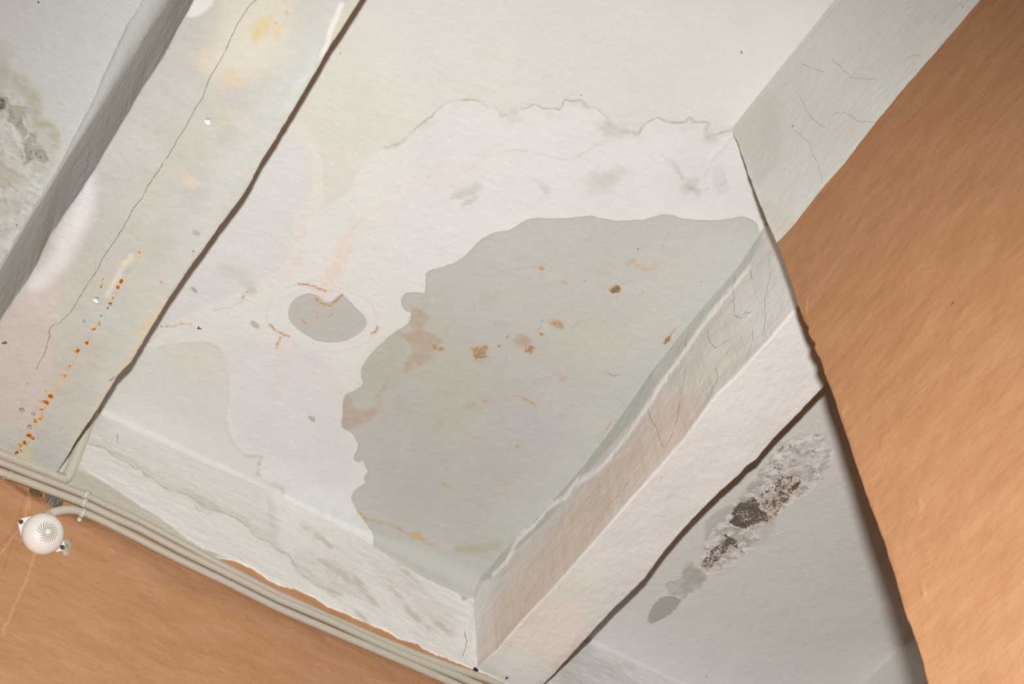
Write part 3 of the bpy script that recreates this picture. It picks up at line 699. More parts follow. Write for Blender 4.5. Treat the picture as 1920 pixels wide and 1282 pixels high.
    p.streak([(262,482),(240,510),(222,540),(205,573),(190,594),(178,616),(162,642),(150,655)], 1.4, (170, 160, 146), .35, 1.5, 8, .8, noise=.8)
    p.spots([(262,474,4.5),(257,479,4.5),(303,528,4.5),(518,44,3.5),(143,659,5),(139,673,3),(132,685,4),(127,689,5),(107,725,6),(105,733,4),(78,768,5),(66,790,6),(47,830,6),(38,835,5),(40,845,6),(29,850,4),(185,606,6)], 'rust', .62)
    p.spots([(228,527,5),(221,539,5),(212,558,3),(207,569,4.5),(178,617,5),(162,642,5),(146,657,5),(124,704,4),(95,743,5.5),(88,754,6.5),(75,786,4),(54,816,6.5),(62,822,4),(46,830,5),(32,848,4),(275,577,2)], 'rust', .95)
    for pts in ([(95,743),(88,738),(86,732)], [(88,754),(76,753),(70,750)], [(82,767),(70,768)], [(76,784),(64,786),(62,790)], [(124,704),(113,702)], [(143,659),(136,657)], [(54,812),(62,818),(64,824)], [(46,830),(36,836)]):
        i, d, s = p.line(pts, 8, 1, 6, 3); p.rust[i] = np.maximum(p.rust[i], .62 * ss(3.2, 0, d)); p.mix(i, .5 * ss(5, 0, d), (226, 186, 130))
    p.fill([(30,850),(60,830),(62,855),(50,865)], (216, 206, 160), 6, .6)
    p.spots([(193,523,2.0),(194,520,1.6),(190,538,2.6),(191,534,2.4),(202,577,3.5),(190,592,2)], 'dark', 1.0)
    p.spots([(206,482,1.6),(8,643,5),(351,232,1.8),(249,321,1.4),(350,355,1.6),(290,372,1),(492,101,1.4),(497,103,1.2),(61,678,1.2),(51,719,1.6),(22,850,1.8),(18,824,1.2),(90,867,1.6)], 'dark', .8)
    p.disp += 1.6 * fbm(a, b, 160, 2, 4) + .7 * fbm(a, b, 38, 3, 7) + .25 * fbm(a, b, 10, 2, 9)
    p.disp += .8 * ss(0, 60, 1000 * .20 - a) * vn(a, b, 60, 2)
    # left face
    p = pL; a, b = p.a, p.b
    everywhere(p, np.ones(a.size), (216, 207, 194))
    everywhere(p, .7 * ss(-.3, .5, fbm(a * .2, b, 14, 4, 3)), (208, 198, 184))
    p.fill([(160,300),(135,325),(108,395),(96,440),(118,400),(150,352),(178,310),(200,278)], (212, 204, 199), 2, .9, 3, 10)
    p.streak([(345,30),(300,85),(275,125),(262,150),(240,190)], 3, (224, 218, 210), .8, 3, 12, .6, noise=.3)
    p.streak([(240,190),(215,235),(200,270),(175,305),(150,345)], 2.5, (220, 212, 204), .7, 3, 12, .6, noise=.3)
    p.mix(I_ := np.arange(a.size), ss(1000 * (H - .055), 1000 * (H - .015), b) * ss(1520, 1350, a), (211, 206, 196))
    p.disp += 1.8 * fbm(a * .4, b, 60, 3, 4) + .5 * fbm(a * .5, b, 14, 2, 7)
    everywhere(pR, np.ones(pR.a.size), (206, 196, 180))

def paint_B(pL, pB, pR):
    p = pB; a, b = p.a, p.b
    everywhere(p, np.ones(a.size), (229, 221, 212))
    everywhere(p, .6 * ss(-.1, .6, fbm(a, b, 120, 3, 3)), (223, 215, 204))
    p.fill([(950,1200),(1010,1140),(1100,1140),(1060,1260),(960,1290),(900,1270)], (236, 226, 216), 30, .7)
    p.streak([(1100,1195),(1060,1240),(1010,1290)], 12, (216, 198, 180), .5, 8, 20, .9, noise=.4)
    p.blob(905, 1265, 40, (206, 198, 180), .6, 22, 0, .6, .5)
    p.spots([(1049,1102,2),(957,1204,1.6),(1241,895,1.4),(949,1271,3),(952,1270,2)], 'dark', .9)
    p.streak([(1340,860),(1290,905),(1250,940)], 8, (216, 208, 198), .4, 8, 20, .9, noise=.5)
    p.disp += 2.2 * fbm(a, b * .6, 110, 2, 4) + .9 * fbm(a, b, 46, 3, 7) + .2 * fbm(a, b, 12, 2, 9)
    p = pL; a, b = p.a, p.b
    everywhere(p, np.ones(a.size), (215, 206, 195))
    everywhere(p, .75 * ss(-.3, .5, fbm(a * .25, b * .6, 16, 4, 3)), (210, 197, 184))
    p.fill([(1440,470),(1490,560),(1470,600),(1400,640),(1380,560)], (221, 215, 206), 30, .8)
    p.fill([(1250,740),(1200,800),(1100,920),(1000,1040),(930,1120),(890,1250),(960,1180),(1080,1040),(1200,900),(1300,780)], (214, 194, 177), 25, .8, 8, 30, noise=.3)
    p.fill([(905,1090),(890,1130),(880,1180),(882,1240),(895,1180),(910,1130),(930,1090)], (222, 216, 204), 8, .8, 4)
    p.fill([(1000,1040),(960,1070),(930,1090),(900,1130),(950,1080)], (224, 216, 206), 6, .7, 4)
    # damp grey-green strip under the ceiling, white ragged crust below it
    UP = [(1424,436),(1391,488),(1336,554),(1277,626),(1221,695),(1162,783),(1099,867),(1037,936),(996,980),(943,1030),(900,1085)]
    LO = [(915,1085),(960,1035),(1010,992),(1050,950),(1115,868),(1180,795),(1243,705),(1293,640),(1326,590),(1350,560),(1400,500),(1432,440)]
    p.fill([(x - 8, y - 6) for x, y in UP] + LO, (193, 190, 178), 2.5, .95, 2, 12)
    p.streak(UP, 4, (208, 212, 202), .5, 2, 10, .7)
    CR = [(1400,505),(1350,568),(1326,598),(1293,645),(1247,708),(1220,750),(1185,800),(1140,860),(1115,885),(1080,905),(1060,930),(1030,950),(1000,985),(970,1010),(950,1050),(925,1075)]
    p.streak(CR, 9, (234, 226, 219), 1.0, 5, 12, .5, noise=.15, ns=12, disp=1.6)
    p.streak([(x + 10, y + 8) for x, y in CR], 2.2, (206, 186, 164), .6, 5, 12, .8, noise=.7)
    p.streak([(1155,860),(1180,840),(1205,800)], 3, (220, 216, 208), .8, 5, 10, .8, noise=.6)
    for c in ([(1378,520),(1374,535),(1376,585),(1374,590)], [(1374,590),(1390,597),(1395,588),(1408,585)], [(1327,620),(1330,640),(1342,653),(1352,646),(1365,638)],
              [(1443,470),(1442,500),(1444,515),(1434,560),(1434,600),(1430,625)], [(1411,620),(1412,638),(1402,660),(1400,672)], [(1340,688),(1344,703),(1341,717),(1330,740),(1322,756)],
              [(1285,690),(1278,740),(1270,790)], [(1215,768),(1222,790),(1230,800),(1238,825),(1244,838)], [(1275,725),(1268,790),(1260,815),(1252,835)], [(1289,625),(1284,640),(1287,650)],
              [(1255,700),(1253,712)], [(1405,507),(1408,520)], [(1180,905),(1150,940),(1120,975)], [(1010,1090),(990,1115),(985,1130)]):
        p.crack(c)
    p.spots([(1226,723,1.8),(1343,741,1.2),(1265,760,1),(1090,905,1.4),(1097,956,1.5),(908,1185,1.4),(897,1219,1.6),(896,1241,1.8),(980,1110,1.2),(1440,450,1.2)], 'dark', .9)
    p.spots([(975,1008,2),(970,1016,2),(960,1030,2),(980,1000,1.6)], 'dark', .8)
    p.disp += 2.0 * fbm(a * .5, b, 90, 2, 4) + .8 * fbm(a * .5, b, 22, 3, 7) + .3 * fbm(a * .6, b, 7, 2, 9)
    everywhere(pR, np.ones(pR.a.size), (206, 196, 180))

xAl, xAr = interp_edge(AL, ZB), interp_edge(AR, ZB)
beam('ceiling_beam', xAl, xAr, lambda y: np.interp(y, [1.0, 1.25, 1.5, 1.66], [.056, .046, .034, .030]), YN, YW + .01, .0016,
     lambda y: np.interp(y, [0.9, 1.10, 1.30, 1.4], [.042, .034, .014, .006]), .004, 'wide plaster ceiling beam with rust spots and a long hairline crack', paint_A, .70)
xBl, xBr = interp_edge(BL, ZB), interp_edge(BR, ZB)
xBt = interp_edge(B_TEAL, H)
beam('ceiling_beam', xBl, xBr, xBt, YC - .05, YW + .01, .002,
     lambda y: .002 + 0 * y, .005, 'narrow white plaster ceiling beam beside the big damp patch', paint_B, YC)
def paint_C(pL, pB, pR):
    for p in (pL, pB, pR): everywhere(p, np.ones(p.a.size), (214, 206, 194))
beam('ceiling_beam', lambda y: 2.125 + 0 * y, lambda y: 2.27 + 0 * y, lambda y: 2.119 + 0 * y, YC - .05, YW + .01, .01,
     lambda y: .006 + 0 * y, .005, 'far right plaster ceiling beam half hidden behind the orange wall', paint_C, YC)

# ------------------------------------------------------------------ far wall
zs = axis((0, CAM_Z + 1.55, .2), (CAM_Z + 1.55, H + .004, .0022))
xs2 = axis((XL, 0.08, .1), (0.08, 1.50, .0025), (1.50, 2.15, .004), (2.15, XR, .2))
Xw, Zw = np.meshgrid(xs2, zs, indexing='ij')
pw = Paint(Xw, Zw, lambda px, py: on_y(px, py, YW)[[0, 2]], (236, 228, 219))
a, b = pw.a, pw.b
# orange limewash below the plaster band
BAND = [(-60,846),(0,870),(60,898),(110,912),(135,925),(200,952),(300,1005),(380,1045),(430,1052),(455,1058),(480,1072),(500,1088),(530,1101),(555,1106),(585,1119),(616,1139),(656,1156),(693,1172),(733,1189),(743,1198),(785,1210),(791,1217),(810,1225),(837,1237),(872,1249),(893,1258),(960,1290),(1100,1350),(1300,1440)]
bp_ = pw.P(BAND); bp_ = bp_[np.argsort(bp_[:, 0])]
zband = np.interp(a, bp_[:, 0], bp_[:, 1]) + 2.2 * fbm(a, a * 0, 22, 3, 4)
pw.ora = np.clip(b - zband + 1.2 * fbm(a, b, 9, 3, 2), -30, 30)
everywhere(pw, .8 * ss(-.4, .5, fbm(a * .5, b * 1.2, 30, 4, 3)), (226, 215, 205))
WTIDE = [(140,822),(150,827),(167,835),(194,841),(211,856),(234,867),(251,879),(264,882),(274,896),(285,896),(298,909),(321,921),(348,928),(368,941),(389,955),(412,961),(436,971),(462,988),(479,1008),(503,1018),(523,1035),(543,1044),(551,1062),(570,1082),(603,1102),(640,1115)]
# cream older paint above the tide, whiter flaking paint below
pw.fill(WTIDE + [(700,1010),(640,975),(400,870),(190,770),(140,780)], (221, 213, 201), 2.5, .95, 2, 10)
pw.fill([(505,925),(640,980),(700,1010),(860,1100),(880,1250),(760,1190),(640,1115),(520,1020),(500,960)], (235, 227, 219), 12, .6, 5)
pw.fill(WTIDE[1:22] + [(560,1100),(500,1080),(430,1045),(380,1028),(340,1003),(300,972),(255,945),(200,908),(165,888),(132,878)], (226, 219, 210), 3, .95, 2, 10, disp=.8)
pw.fill([(132,880),(165,890),(200,910),(255,947),(300,974),(340,1005),(380,1030),(425,1050),(300,1020),(160,960),(110,930)], (196, 183, 166), 4, .9, 3, 12)
pw.streak(WTIDE, 4, (192, 184, 164), .8, 3, 12, .8, noise=.5, side=0, disp=-.3)
pw.streak([(x + 3, y - 7) for x, y in WTIDE[3:21]], 7, (206, 196, 178), .6, 6, 14, .9, noise=.6)
pw.fill([(330,915),(400,940),(420,965),(390,965),(350,938)], (196, 192, 170), 8, .6, 5, noise=.5)
pw.fill([(500,930),(515,960),(520,1000),(505,1010),(500,970)], (204, 194, 176), 8, .5, 5)
pw.fill([(560,1040),(640,1060),(700,1120),(640,1120),(580,1090)], (206, 194, 178), 20, .6, 10, 30, noise=.6)
pw.fill([(700,1050),(800,1110),(860,1180),(800,1180),(720,1100)], (214, 200, 184), 20, .5, 10, 30, noise=.6)
for x, y, r, ry, an in ((640,1080,26,8,-.5),(700,1130,22,8,-.6),(610,1060,20,7,-.4),(780,1160,26,9,-.5),(740,1110,20,7,-.5),(680,1160,24,7,-.5),(670,1095,24,9,-.6),(830,1180,22,10,-.4),(600,1010,30,9,-.3),(760,1075,24,7,-.5)):
    pw.blob(x, y, r, (198, 180, 160), .6, ry, an, .7, 1.1, int(x) % 7)
pw.wetpoly(WET, 2.0, 16)
pw.streak([(700,1010),(640,978),(560,945),(400,868),(300,820),(195,776)], 6, (233, 228, 219), .7, 3, 20, .8, noise=.2, disp=1.0)
pw.streak([(885,1120),(882,1160),(878,1200),(873,1230)], 6, (226, 221, 210), .8, 3, 10, .8, noise=.2, disp=1.0)
pw.crack([(870,1186),(874,1203),(870,1222),(866,1230)]); pw.crack([(869,1190),(873,1200)])
for pts in ([(720,1002),(735,1012),(742,1018),(760,1024)], [(712,1000),(740,1006),(752,1014)], [(725,1016),(750,1032),(765,1036)]):
    pw.streak(pts, 1.8, (150, 144, 130), .6, 3, 8, .8, disp=-.5)
pw.blob(700, 985, 20, (222, 188, 148), .6, 8, -.3, .6, .5)
pw.spots([(764,1019,2.2),(763,1015,1.8)], 'dark', 1.0)
pw.spots([(314,946,2.0),(296,886,2.2),(351,930,1.6),(351,927,1.4),(367,897,1.1),(230,787,2),(227,790,1.5),(330,1034,1.6),(604,1128,1),(632,1008,1),(642,952,1.2),(612,1002,1.3),(604,985,1.2),(603,988,1),(692,1068,1.4),(830,1098,2.2),(833,1101,1.6),(863,1090,3),(862,1115,3),(818,1112,1.2),(770,1045,1.6),(785,1040,1.4),(448,1067,1.6),(472,945,1.2),(530,960,1)], 'dark', .85)
pw.spots([(772,1045,2.5),(858,1090,2.5)], 'dark', .5)
pw.crack([(366,954),(370,959),(376,960)]); pw.crack([(219,818),(219,828)])
pw.crack([(48,925),(38,950),(30,975),(18,1005),(-5,1030)], 1.0, .28); pw.crack([(36,975),(24,1010),(12,1045),(2,1080)], 1.0, .22)
for x, y, r in ((205,1035,5),(212,1040,4),(455,1160,5),(425,1165,3)):
    i, d = pw.blob(x, y, r, (214, 160, 116), 0); pw.pale[i] = np.maximum(pw.pale[i], .6 * ss(1.3, .2, d)); pw.disp[i] += 1.5 * ss(1.3, .2, d)
# orange part: pale repair streaks, fine lines
i = np.arange(a.size)
lowfree = pw.ora < 0
for p_, w, c in (([(52,925),(46,955),(40,985),(15,1020),(-5,1045)], 3, (214, 160, 116)), ([(62,1042),(52,1075),(40,1105),(20,1150),(0,1195)], 3.5, (220, 172, 128)), ([(56,920),(50,945),(50,958)], 5, (206, 168, 130))):
    i, d, s_ = pw.line(p_, 14, 2, 10, 3); pw.pale[i] = np.maximum(pw.pale[i], .8 * ss(w * 1.5, 0, d))
# relief: flaking horizontal laps on the white band, slow swell of the orange wall
whm = ss(-2, 2, pw.ora)
pw.disp += 3.2 * whm                                        # the white coat stands proud of the orange one
pw.disp += whm * (.9 * fbm(a * .35, b, 13, 3, 5) + 1.5 * fbm(a * .5, b, 60, 2, 2))
below = zband - b
sw = np.interp(a, [150, 300, 700, 1000], [20, 50, 85, 90])
pw.disp += (1 - whm) * (9.0 * ss(.7, 1.6, below / sw) + 1.3 * fbm(a * .5, b, 70, 3, 3) + .5 * fbm(a * .4, b, 14, 3, 6))
yw = YW - .001 * pw.disp.reshape(Xw.shape)
V = np.stack([Xw, yw, Zw], -1)
grid_mesh('wall_far', V, [pw], M_WALL, flip=False, label='far wall with white plaster band above orange limewash', cat='wall')

# ------------------------------------------------------------------ right wall with its free end
EDGE = [(1371,243),(1371,248),(1383,273),(1391,297),(1400,323),(1410,349),(1419,373),(1429,398),(1438,420),(1447,440),(1455,457),(1466,488),(1478,522),(1490,560),(1498,582),(1505,602),(1515,615),(1512,623),(1518,634),(1527,644),(1525,654),(1530,665),(1537,675),(1543,700),(1555,728),(1564,752),(1567,765),(1573,782),(1587,824),(1599,860),(1616,911),(1635,965),(1652,1008),(1675,1079),(1692,1140),(1716,1207),(1738,1282),(1790,1435)]
eq = np.array([on_x(px, py, XW)[1:] for px, py in EDGE]); eq = eq[np.argsort(eq[:, 1])]
zs3 = axis((0, CAM_Z + .75, .15), (CAM_Z + .75, H + .004, .004))
ye = np.interp(zs3, eq[:, 1], eq[:, 0])
ye = ye + .0012 * fbm(zs3 * 1000, zs3 * 0, 22, 3, 3)
y_in = axis((YN, .10, .1), (.10, .62, .004))
fr = np.linspace(0, 1, 42)[1:]
rows_y = np.concatenate([np.tile(y_in[:, None], (1, zs3.size)), .62 + (ye[None, :] - .004 - .62) * fr[:, None]], 0)
rows_x = np.full(rows_y.shape, XW)
th = np.linspace(0, math.pi / 2, 6)[1:]
rx = XW + .004 * (1 - np.cos(th))[:, None] + 0 * ye[None, :]; ry_ = ye[None, :] - .004 + .004 * np.sin(th)[:, None]
xe = axis((XW + .004, XW + .1, .006), (XW + .1, XR, .15))[1:]
k = ss(0, .12, xe - XW - .004)[:, None]
ex = np.tile(xe[:, None], (1, zs3.size)); ey = ye[None, :] * (1 - k) + (YC - .01) * k
Xp = np.concatenate([rows_x, rx, ex], 0); Yp = np.concatenate([rows_y, ry_, ey], 0); Zp = np.tile(zs3[None, :], (Xp.shape[0], 1))
nface = rows_x.shape[0]
S_ = np.concatenate([rows_y, np.tile((ye + .0)[None, :], (len(th), 1)), ye[None, :] + (ex - XW)], 0)
pp = Paint(S_, Zp, lambda px, py: on_x(px, py, XW)[1:], (233, 228, 217))
a, b = pp.a, pp.b
BL_ = [(1455,456),(1481,430),(1531,366),(1582,309),(1642,231),(1706,154),(1773,77),(1838,0)]
q = pp.P(BL_); q = q[np.argsort(q[:, 0])]
zl = np.interp(a, q[:, 0], q[:, 1])
pp.ora = np.clip(b - zl + 1.2 * fbm(a, b, 30, 3, 2), -30, 30)
everywhere(pp, .6 * ss(-.3, .6, fbm(a * .5, b, 80, 4, 3)), (227, 221, 209))
pp.fill([(1371,240),(1480,110),(1560,200),(1640,235),(1480,430),(1455,455)], (224, 218, 206), 40, .8)
pp.fill([(1371,240),(1440,170),(1470,260),(1430,340),(1400,320)], (212, 204, 190), 20, .6)
pp.fill([(1430,380),(1480,400),(1480,430),(1455,455),(1435,420)], (222, 208, 194), 12, .7)
pp.streak([(1580,0),(1481,114),(1414,198),(1376,245)], 6, (214, 216, 206), .6, 3, 12, .8)
for c in ([(1560,112),(1568,120),(1575,123),(1582,134),(1590,138),(1595,145),(1610,147),(1640,149)], [(1500,180),(1508,195),(1512,207),(1522,222),(1532,230),(1545,237)], [(1560,213),(1580,210),(1592,214),(1602,224),(1615,228),(1640,230)],
          [(1491,245),(1505,257),(1518,268),(1523,290),(1535,305),(1537,320),(1542,335)], [(1505,120),(1520,128),(1545,135)], [(1700,110),(1715,104),(1728,106)]):
    pp.crack(c)
pp.spots([(1484,238,2.2),(1486,236,1.6),(1473,157,1.4),(1630,27,1.6),(1614,94,1.4),(1544,238,1.4),(1531,209,1.3),(1658,62,1),(1802,8,2.4),(1806,13,2),(1824,30,2.6),(1819,45,2.2),(1821,28,2),(1683,352,1.6),(1715,398,1.4),(1544,583,2),(1699,538,1.6),(1785,570,3),(1624,816,1.4),(1636,735,1.6),(1382,232,2)], 'dark', .8)
pp.disp += 1.4 * fbm(a * .6, b * .6, 130, 2, 3) + .5 * fbm(a, b, 46, 3, 6)
pp.disp += (pp.ora < 0) * (.25 * fbm(a, b, 14, 3, 8) + .5 * ss(.55, .9, vn(a, b, 24, 11)))
for pts, h in (([(1512,560),(1510,590),(1516,606)], 2.2), ([(1520,640),(1518,650)], 1.5), ([(1577,775),(1583,790),(1580,800)], 2.5), ([(1630,640),(1615,655)], 1.5), ([(1658,675),(1650,690)], 1.5), ([(1722,935),(1724,950)], 2), ([(1728,1100),(1733,1115)], 1.8), ([(1648,985),(1654,1000)], 2.2)):
    i, d, s = pp.line(pts, 14, 2, 8, 3); pp.disp[i] += .5 * h * ss(6, 0, d)
dp = .001 * pp.disp.reshape(Xp.shape)
edgef = np.ones(Xp.shape); edgef[nface:] = 0
edgef[:nface] = ss(0, .012, ye[None, :] - Yp[:nface])
Xp = Xp - dp * edgef
V = np.stack([Xp, Yp, Zp], -1)
grid_mesh('wall_right', V, [pp], M_RIGHT, flip=False, label='right wall painted orange below a white band, ending in a free edge', cat='wall')

# ------------------------------------------------------------------ the rest of the room
def quad(name, pts, mat):
    me = bpy.data.meshes.new(name); me.from_pydata([tuple(p) for p in pts], [], [(0, 1, 2, 3)]); me.update()
    o = bpy.data.objects.new(name, me); COL.objects.link(o); me.materials.append(mat); o['kind'] = 'structure'; return o
quad('floor', [(XL, YN, 0), (XR, YN, 0), (XR, YW, 0), (XL, YW, 0)], M_FLOOR)
quad('wall_left', [(XL, YN, 0), (XL, YW, 0), (XL, YW, H), (XL, YN, H)], M_ORANGE)
quad('wall_near', [(XL, YN, 0), (XL, YN, H), (XR, YN, H), (XR, YN, 0)], M_ORANGE)
quad('wall_alcove', [(XR - .01, YC - .1, 0), (XR - .01, YC - .1, H), (XR - .01, YW, H), (XR - .01, YW, 0)], M_ORANGE)

# ------------------------------------------------------------------ things
def link(name, me, mat, parent=None, smooth=True):
    o = bpy.data.objects.new(name, me); COL.objects.link(o)
    if mat: me.materials.append(mat)
    if smooth:
        for f in me.polygons: f.use_smooth = True
    if parent is not None: o.parent = parent
    return o
def tag(o, label, cat, group=None):
    o['label'] = label; o['category'] = cat
    if group: o['group'] = group
    return o
def empty(name, loc, rot=None):
    o = bpy.data.objects.new(name, None); COL.objects.link(o); o.empty_display_size = .02
    o.location = loc
    if rot is not None: o.rotation_euler = rot
    return o
def spline(P, n):
    P = np.asarray(P, float)
    t = np.concatenate([[0], np.cumsum(np.linalg.norm(np.diff(P, axis=0), axis=1))])
    tt = np.linspace(0, t[-1], n)
    # monotone-ish smooth: interpolate then relax
    Q = np.stack([np.interp(tt, t, P[:, k]) for k in range(3)], 1)
    w = max(3, int(n * .018 / t[-1])) | 1
    ker = np.hanning(w + 2)[1:-1]; ker /= ker.sum(); pad = w // 2
    Qp = np.concatenate([Q[:1] + (Q[:1] - Q[1:pad + 1][::-1]) , Q, Q[-1:] + (Q[-1:] - Q[-pad - 1:-1][::-1])], 0) if pad else Q
    return np.stack([np.convolve(Qp[:, k], ker, 'valid') for k in range(3)], 1), t[-1]
def corrugated(name, P, rad, label, pitch=.0034, seg=20, depth=.0015, group='corrugated cable conduits'):
    L = np.sum(np.linalg.norm(np.diff(np.asarray(P), axis=0), axis=1))
    n = int(L / pitch) * 4
    Q, _ = spline(P, n)
    T = np.gradient(Q, axis=0); T /= np.linalg.norm(T, axis=1)[:, None]
    up = np.array([0, -1.0, 0.0001])
    Nn = up - T * (T @ up)[:, None]; bad = np.linalg.norm(Nn, axis=1) < .2
    Nn[bad] = np.array([1.0, 0, 0]); Nn -= T * np.sum(Nn * T, 1)[:, None]; Nn /= np.linalg.norm(Nn, axis=1)[:, None]
    B = np.cross(T, Nn)
    r = rad - depth * np.tile([0.0, 0.0, 1.0, 1.0], n // 4 + 1)[:n]
    th = np.linspace(0, 2 * math.pi, seg, endpoint=False)
    V = Q[:, None, :] + r[:, None, None] * (np.cos(th)[None, :, None] * Nn[:, None, :] + np.sin(th)[None, :, None] * B[:, None, :])
    idx = np.arange(n * seg).reshape(n, seg)
    nx = np.roll(idx, -1, axis=1)
    q = np.stack([idx[:-1], nx[:-1], nx[1:], idx[1:]], -1).reshape(-1, 4)
    me = bpy.data.meshes.new(name); me.from_pydata(V.reshape(-1, 3).tolist(), [], q.tolist() + [list(idx[0][::-1]), list(idx[-1])]); me.update()
    o = link(name, me, M_COND, smooth=False)
    return tag(o, label, 'conduit', group)
def run_on(P, x0, x1):
    """the bundle goes on along the wall at both ends"""
    P = list(P)
    if x0 is not None:
        d = (P[0] - P[1]) / (P[1][0] - P[0][0]); P.insert(0, P[0] + np.array([x0 - P[0][0], 0, d[2] * (P[0][0] - x0) * .0]))
    if x1 is not None:
        P.append(P[-1] + np.array([x1 - P[-1][0], 0, 0]))
    return P
def path(pts, off):
    f = off if callable(off) else (lambda x: off)
    return [on_y(px, py, YW - f(px)) for px, py in pts]
T1 = path([(-60,842),(0,866),(50,886),(100,905),(165,930),(205,949),(259,974),(340,1017),(420,1061),(520,1113),(620,1158),(700,1193),(780,1226),(850,1252),(911,1272),(939,1284),(1010,1318)], lambda x: float(np.interp(x, [-60, 165, 259], [.025, .019, .010])))
T2 = path([(-60,858),(0,885),(50,903),(100,922),(161,945),(205,966),(259,990),(340,1033),(420,1072),(520,1122),(620,1164),(700,1201),(780,1236),(850,1264),(940,1304),(1010,1335)], lambda x: float(np.interp(x, [-60, 161, 259, 420, 780, 900], [.024, .019, .016, .0168, .0140, .0128])))
T3 = path([(93,964),(97,962),(103,959),(112,957),(125,955),(140,956),(161,962),(200,980),(240,1000),(300,1031),(340,1051),(420,1089),(520,1139),(620,1182),(700,1216),(780,1250),(850,1281),(930,1317),(1010,1353)], lambda x: float(np.interp(x, [93, 240, 420, 840], [.0145, .0125, .0105, .0100])))
corrugated('corrugated_conduit', run_on(T1, -1.97, 2.1), .0074, 'middle grey corrugated conduit of the bundle along the wall, against the plaster')
corrugated('corrugated_conduit', run_on(T2, -1.97, 2.1), .0079, 'foremost grey corrugated conduit running the full length of the wall bundle')
corrugated('corrugated_conduit', run_on(T3, None, 2.1), .0077, 'lowest grey corrugated conduit curving up out of the round white siren')
# the conduit that leaves the bundle and climbs the corner behind the wide beam
c0 = path([(-60,828),(0,850),(50,869),(90,885),(110,894)], .0108)
corner = on_y(122, 898, YW - .0115)
up0 = [corner + np.array([0.002, 0, .012]), corner + np.array([.004, 0, .03]), corner + np.array([.005, .0, .08]), corner + np.array([.005, 0, .16]), np.array([corner[0] + .005, YW - .014, H - .002])]
corrugated('corrugated_conduit', run_on(c0 + [corner] + up0, -1.97, None), .0105, 'grey corrugated conduit turning up into the corner behind the wide beam')

def box_bm(bm, c, s, rot=None):
    import bmesh
    r = bmesh.ops.create_cube(bm, size=1.0)
    M = Matrix.Translation(c) @ (rot.to_4x4() if rot is not None else Matrix.Identity(4)) @ Matrix.Diagonal((s[0], s[1], s[2], 1))
    bmesh.ops.transform(bm, matrix=M, verts=r['verts'])
import bmesh
def clip(px, py, off, rad, dirn, label, width=.0042, foot_on=True):
    """U shaped saddle clip: a strap over the conduit and a foot on the wall"""
    c = on_y(px, py, YW - off)
    t = np.array([dirn[0], 0, dirn[1]]); t /= np.linalg.norm(t)
    n = np.array([0, -1.0, 0]); bb = np.cross(t, n)
    root = empty('conduit_clip', tuple(c))
    bm = bmesh.new(); W = width; ring = []
    for w in (-W, W):
        for r in (rad + .0002, rad + .0012):
            row = []
            for kk in range(15):
                th = -.15 * math.pi + kk / 14 * 1.3 * math.pi
                p = t * w + r * (math.cos(th) * bb + math.sin(th) * n)
                row.append(bm.verts.new(p))
            ring.append(row)
    for A_, B_ in ((0, 1), (1, 3), (3, 2), (2, 0)):
        for kk in range(14): bm.faces.new((ring[A_][kk], ring[A_][kk + 1], ring[B_][kk + 1], ring[B_][kk]))
    for kk in (0, 14): bm.faces.new([ring[x][kk] for x in (0, 1, 3, 2)])
    bmesh.ops.recalc_face_normals(bm, faces=bm.faces[:])
    me = bpy.data.meshes.new('strap'); bm.to_mesh(me); bm.free()
    link('strap', me, M_CLIP, root)
    if not foot_on: return tag(root, label, 'clip', 'milky plastic conduit clips')
    bm = bmesh.new()
    rot = Matrix((Vector(t), Vector(n), Vector(bb))).transposed()
    foot = -bb * (rad + .0045) if bb[2] > 0 else bb * (rad + .0045)
    box_bm(bm, Vector(foot - n * (off * .0) + n * (-off * .35)), (.0085, .006, .011), rot)
    bmesh.ops.bevel(bm, geom=bm.edges[:], offset=.0012, segments=2, affect='EDGES')
    me = bpy.data.meshes.new('foot'); bm.to_mesh(me); bm.free()
    link('foot', me, M_CLIP, root)
    return tag(root, label, 'clip', 'milky plastic conduit clips')
dd = T3[9] - T3[7]; dv = (dd[0], dd[2])
clip(155, 962, .0139, .0083, dv, 'milky plastic clip with a round foot on the lowest conduit, nearest the siren')
clip(157, 943, .0190, .0082, dv, 'milky plastic clip on the foremost conduit, just above the siren conduit', foot_on=False)
clip(161, 928, .0191, .0082, dv, 'milky plastic clip on the middle conduit, topmost of three in a row', foot_on=False)
clip(17, 892, .0222, .0082, dv, 'thin milky clip at the far left end of the conduit bundle', .0012, False)
clip(921, 1296, .0128, .0082, dv, 'milky clip at the lower right end of the conduit bundle, under the narrow beam', foot_on=False)

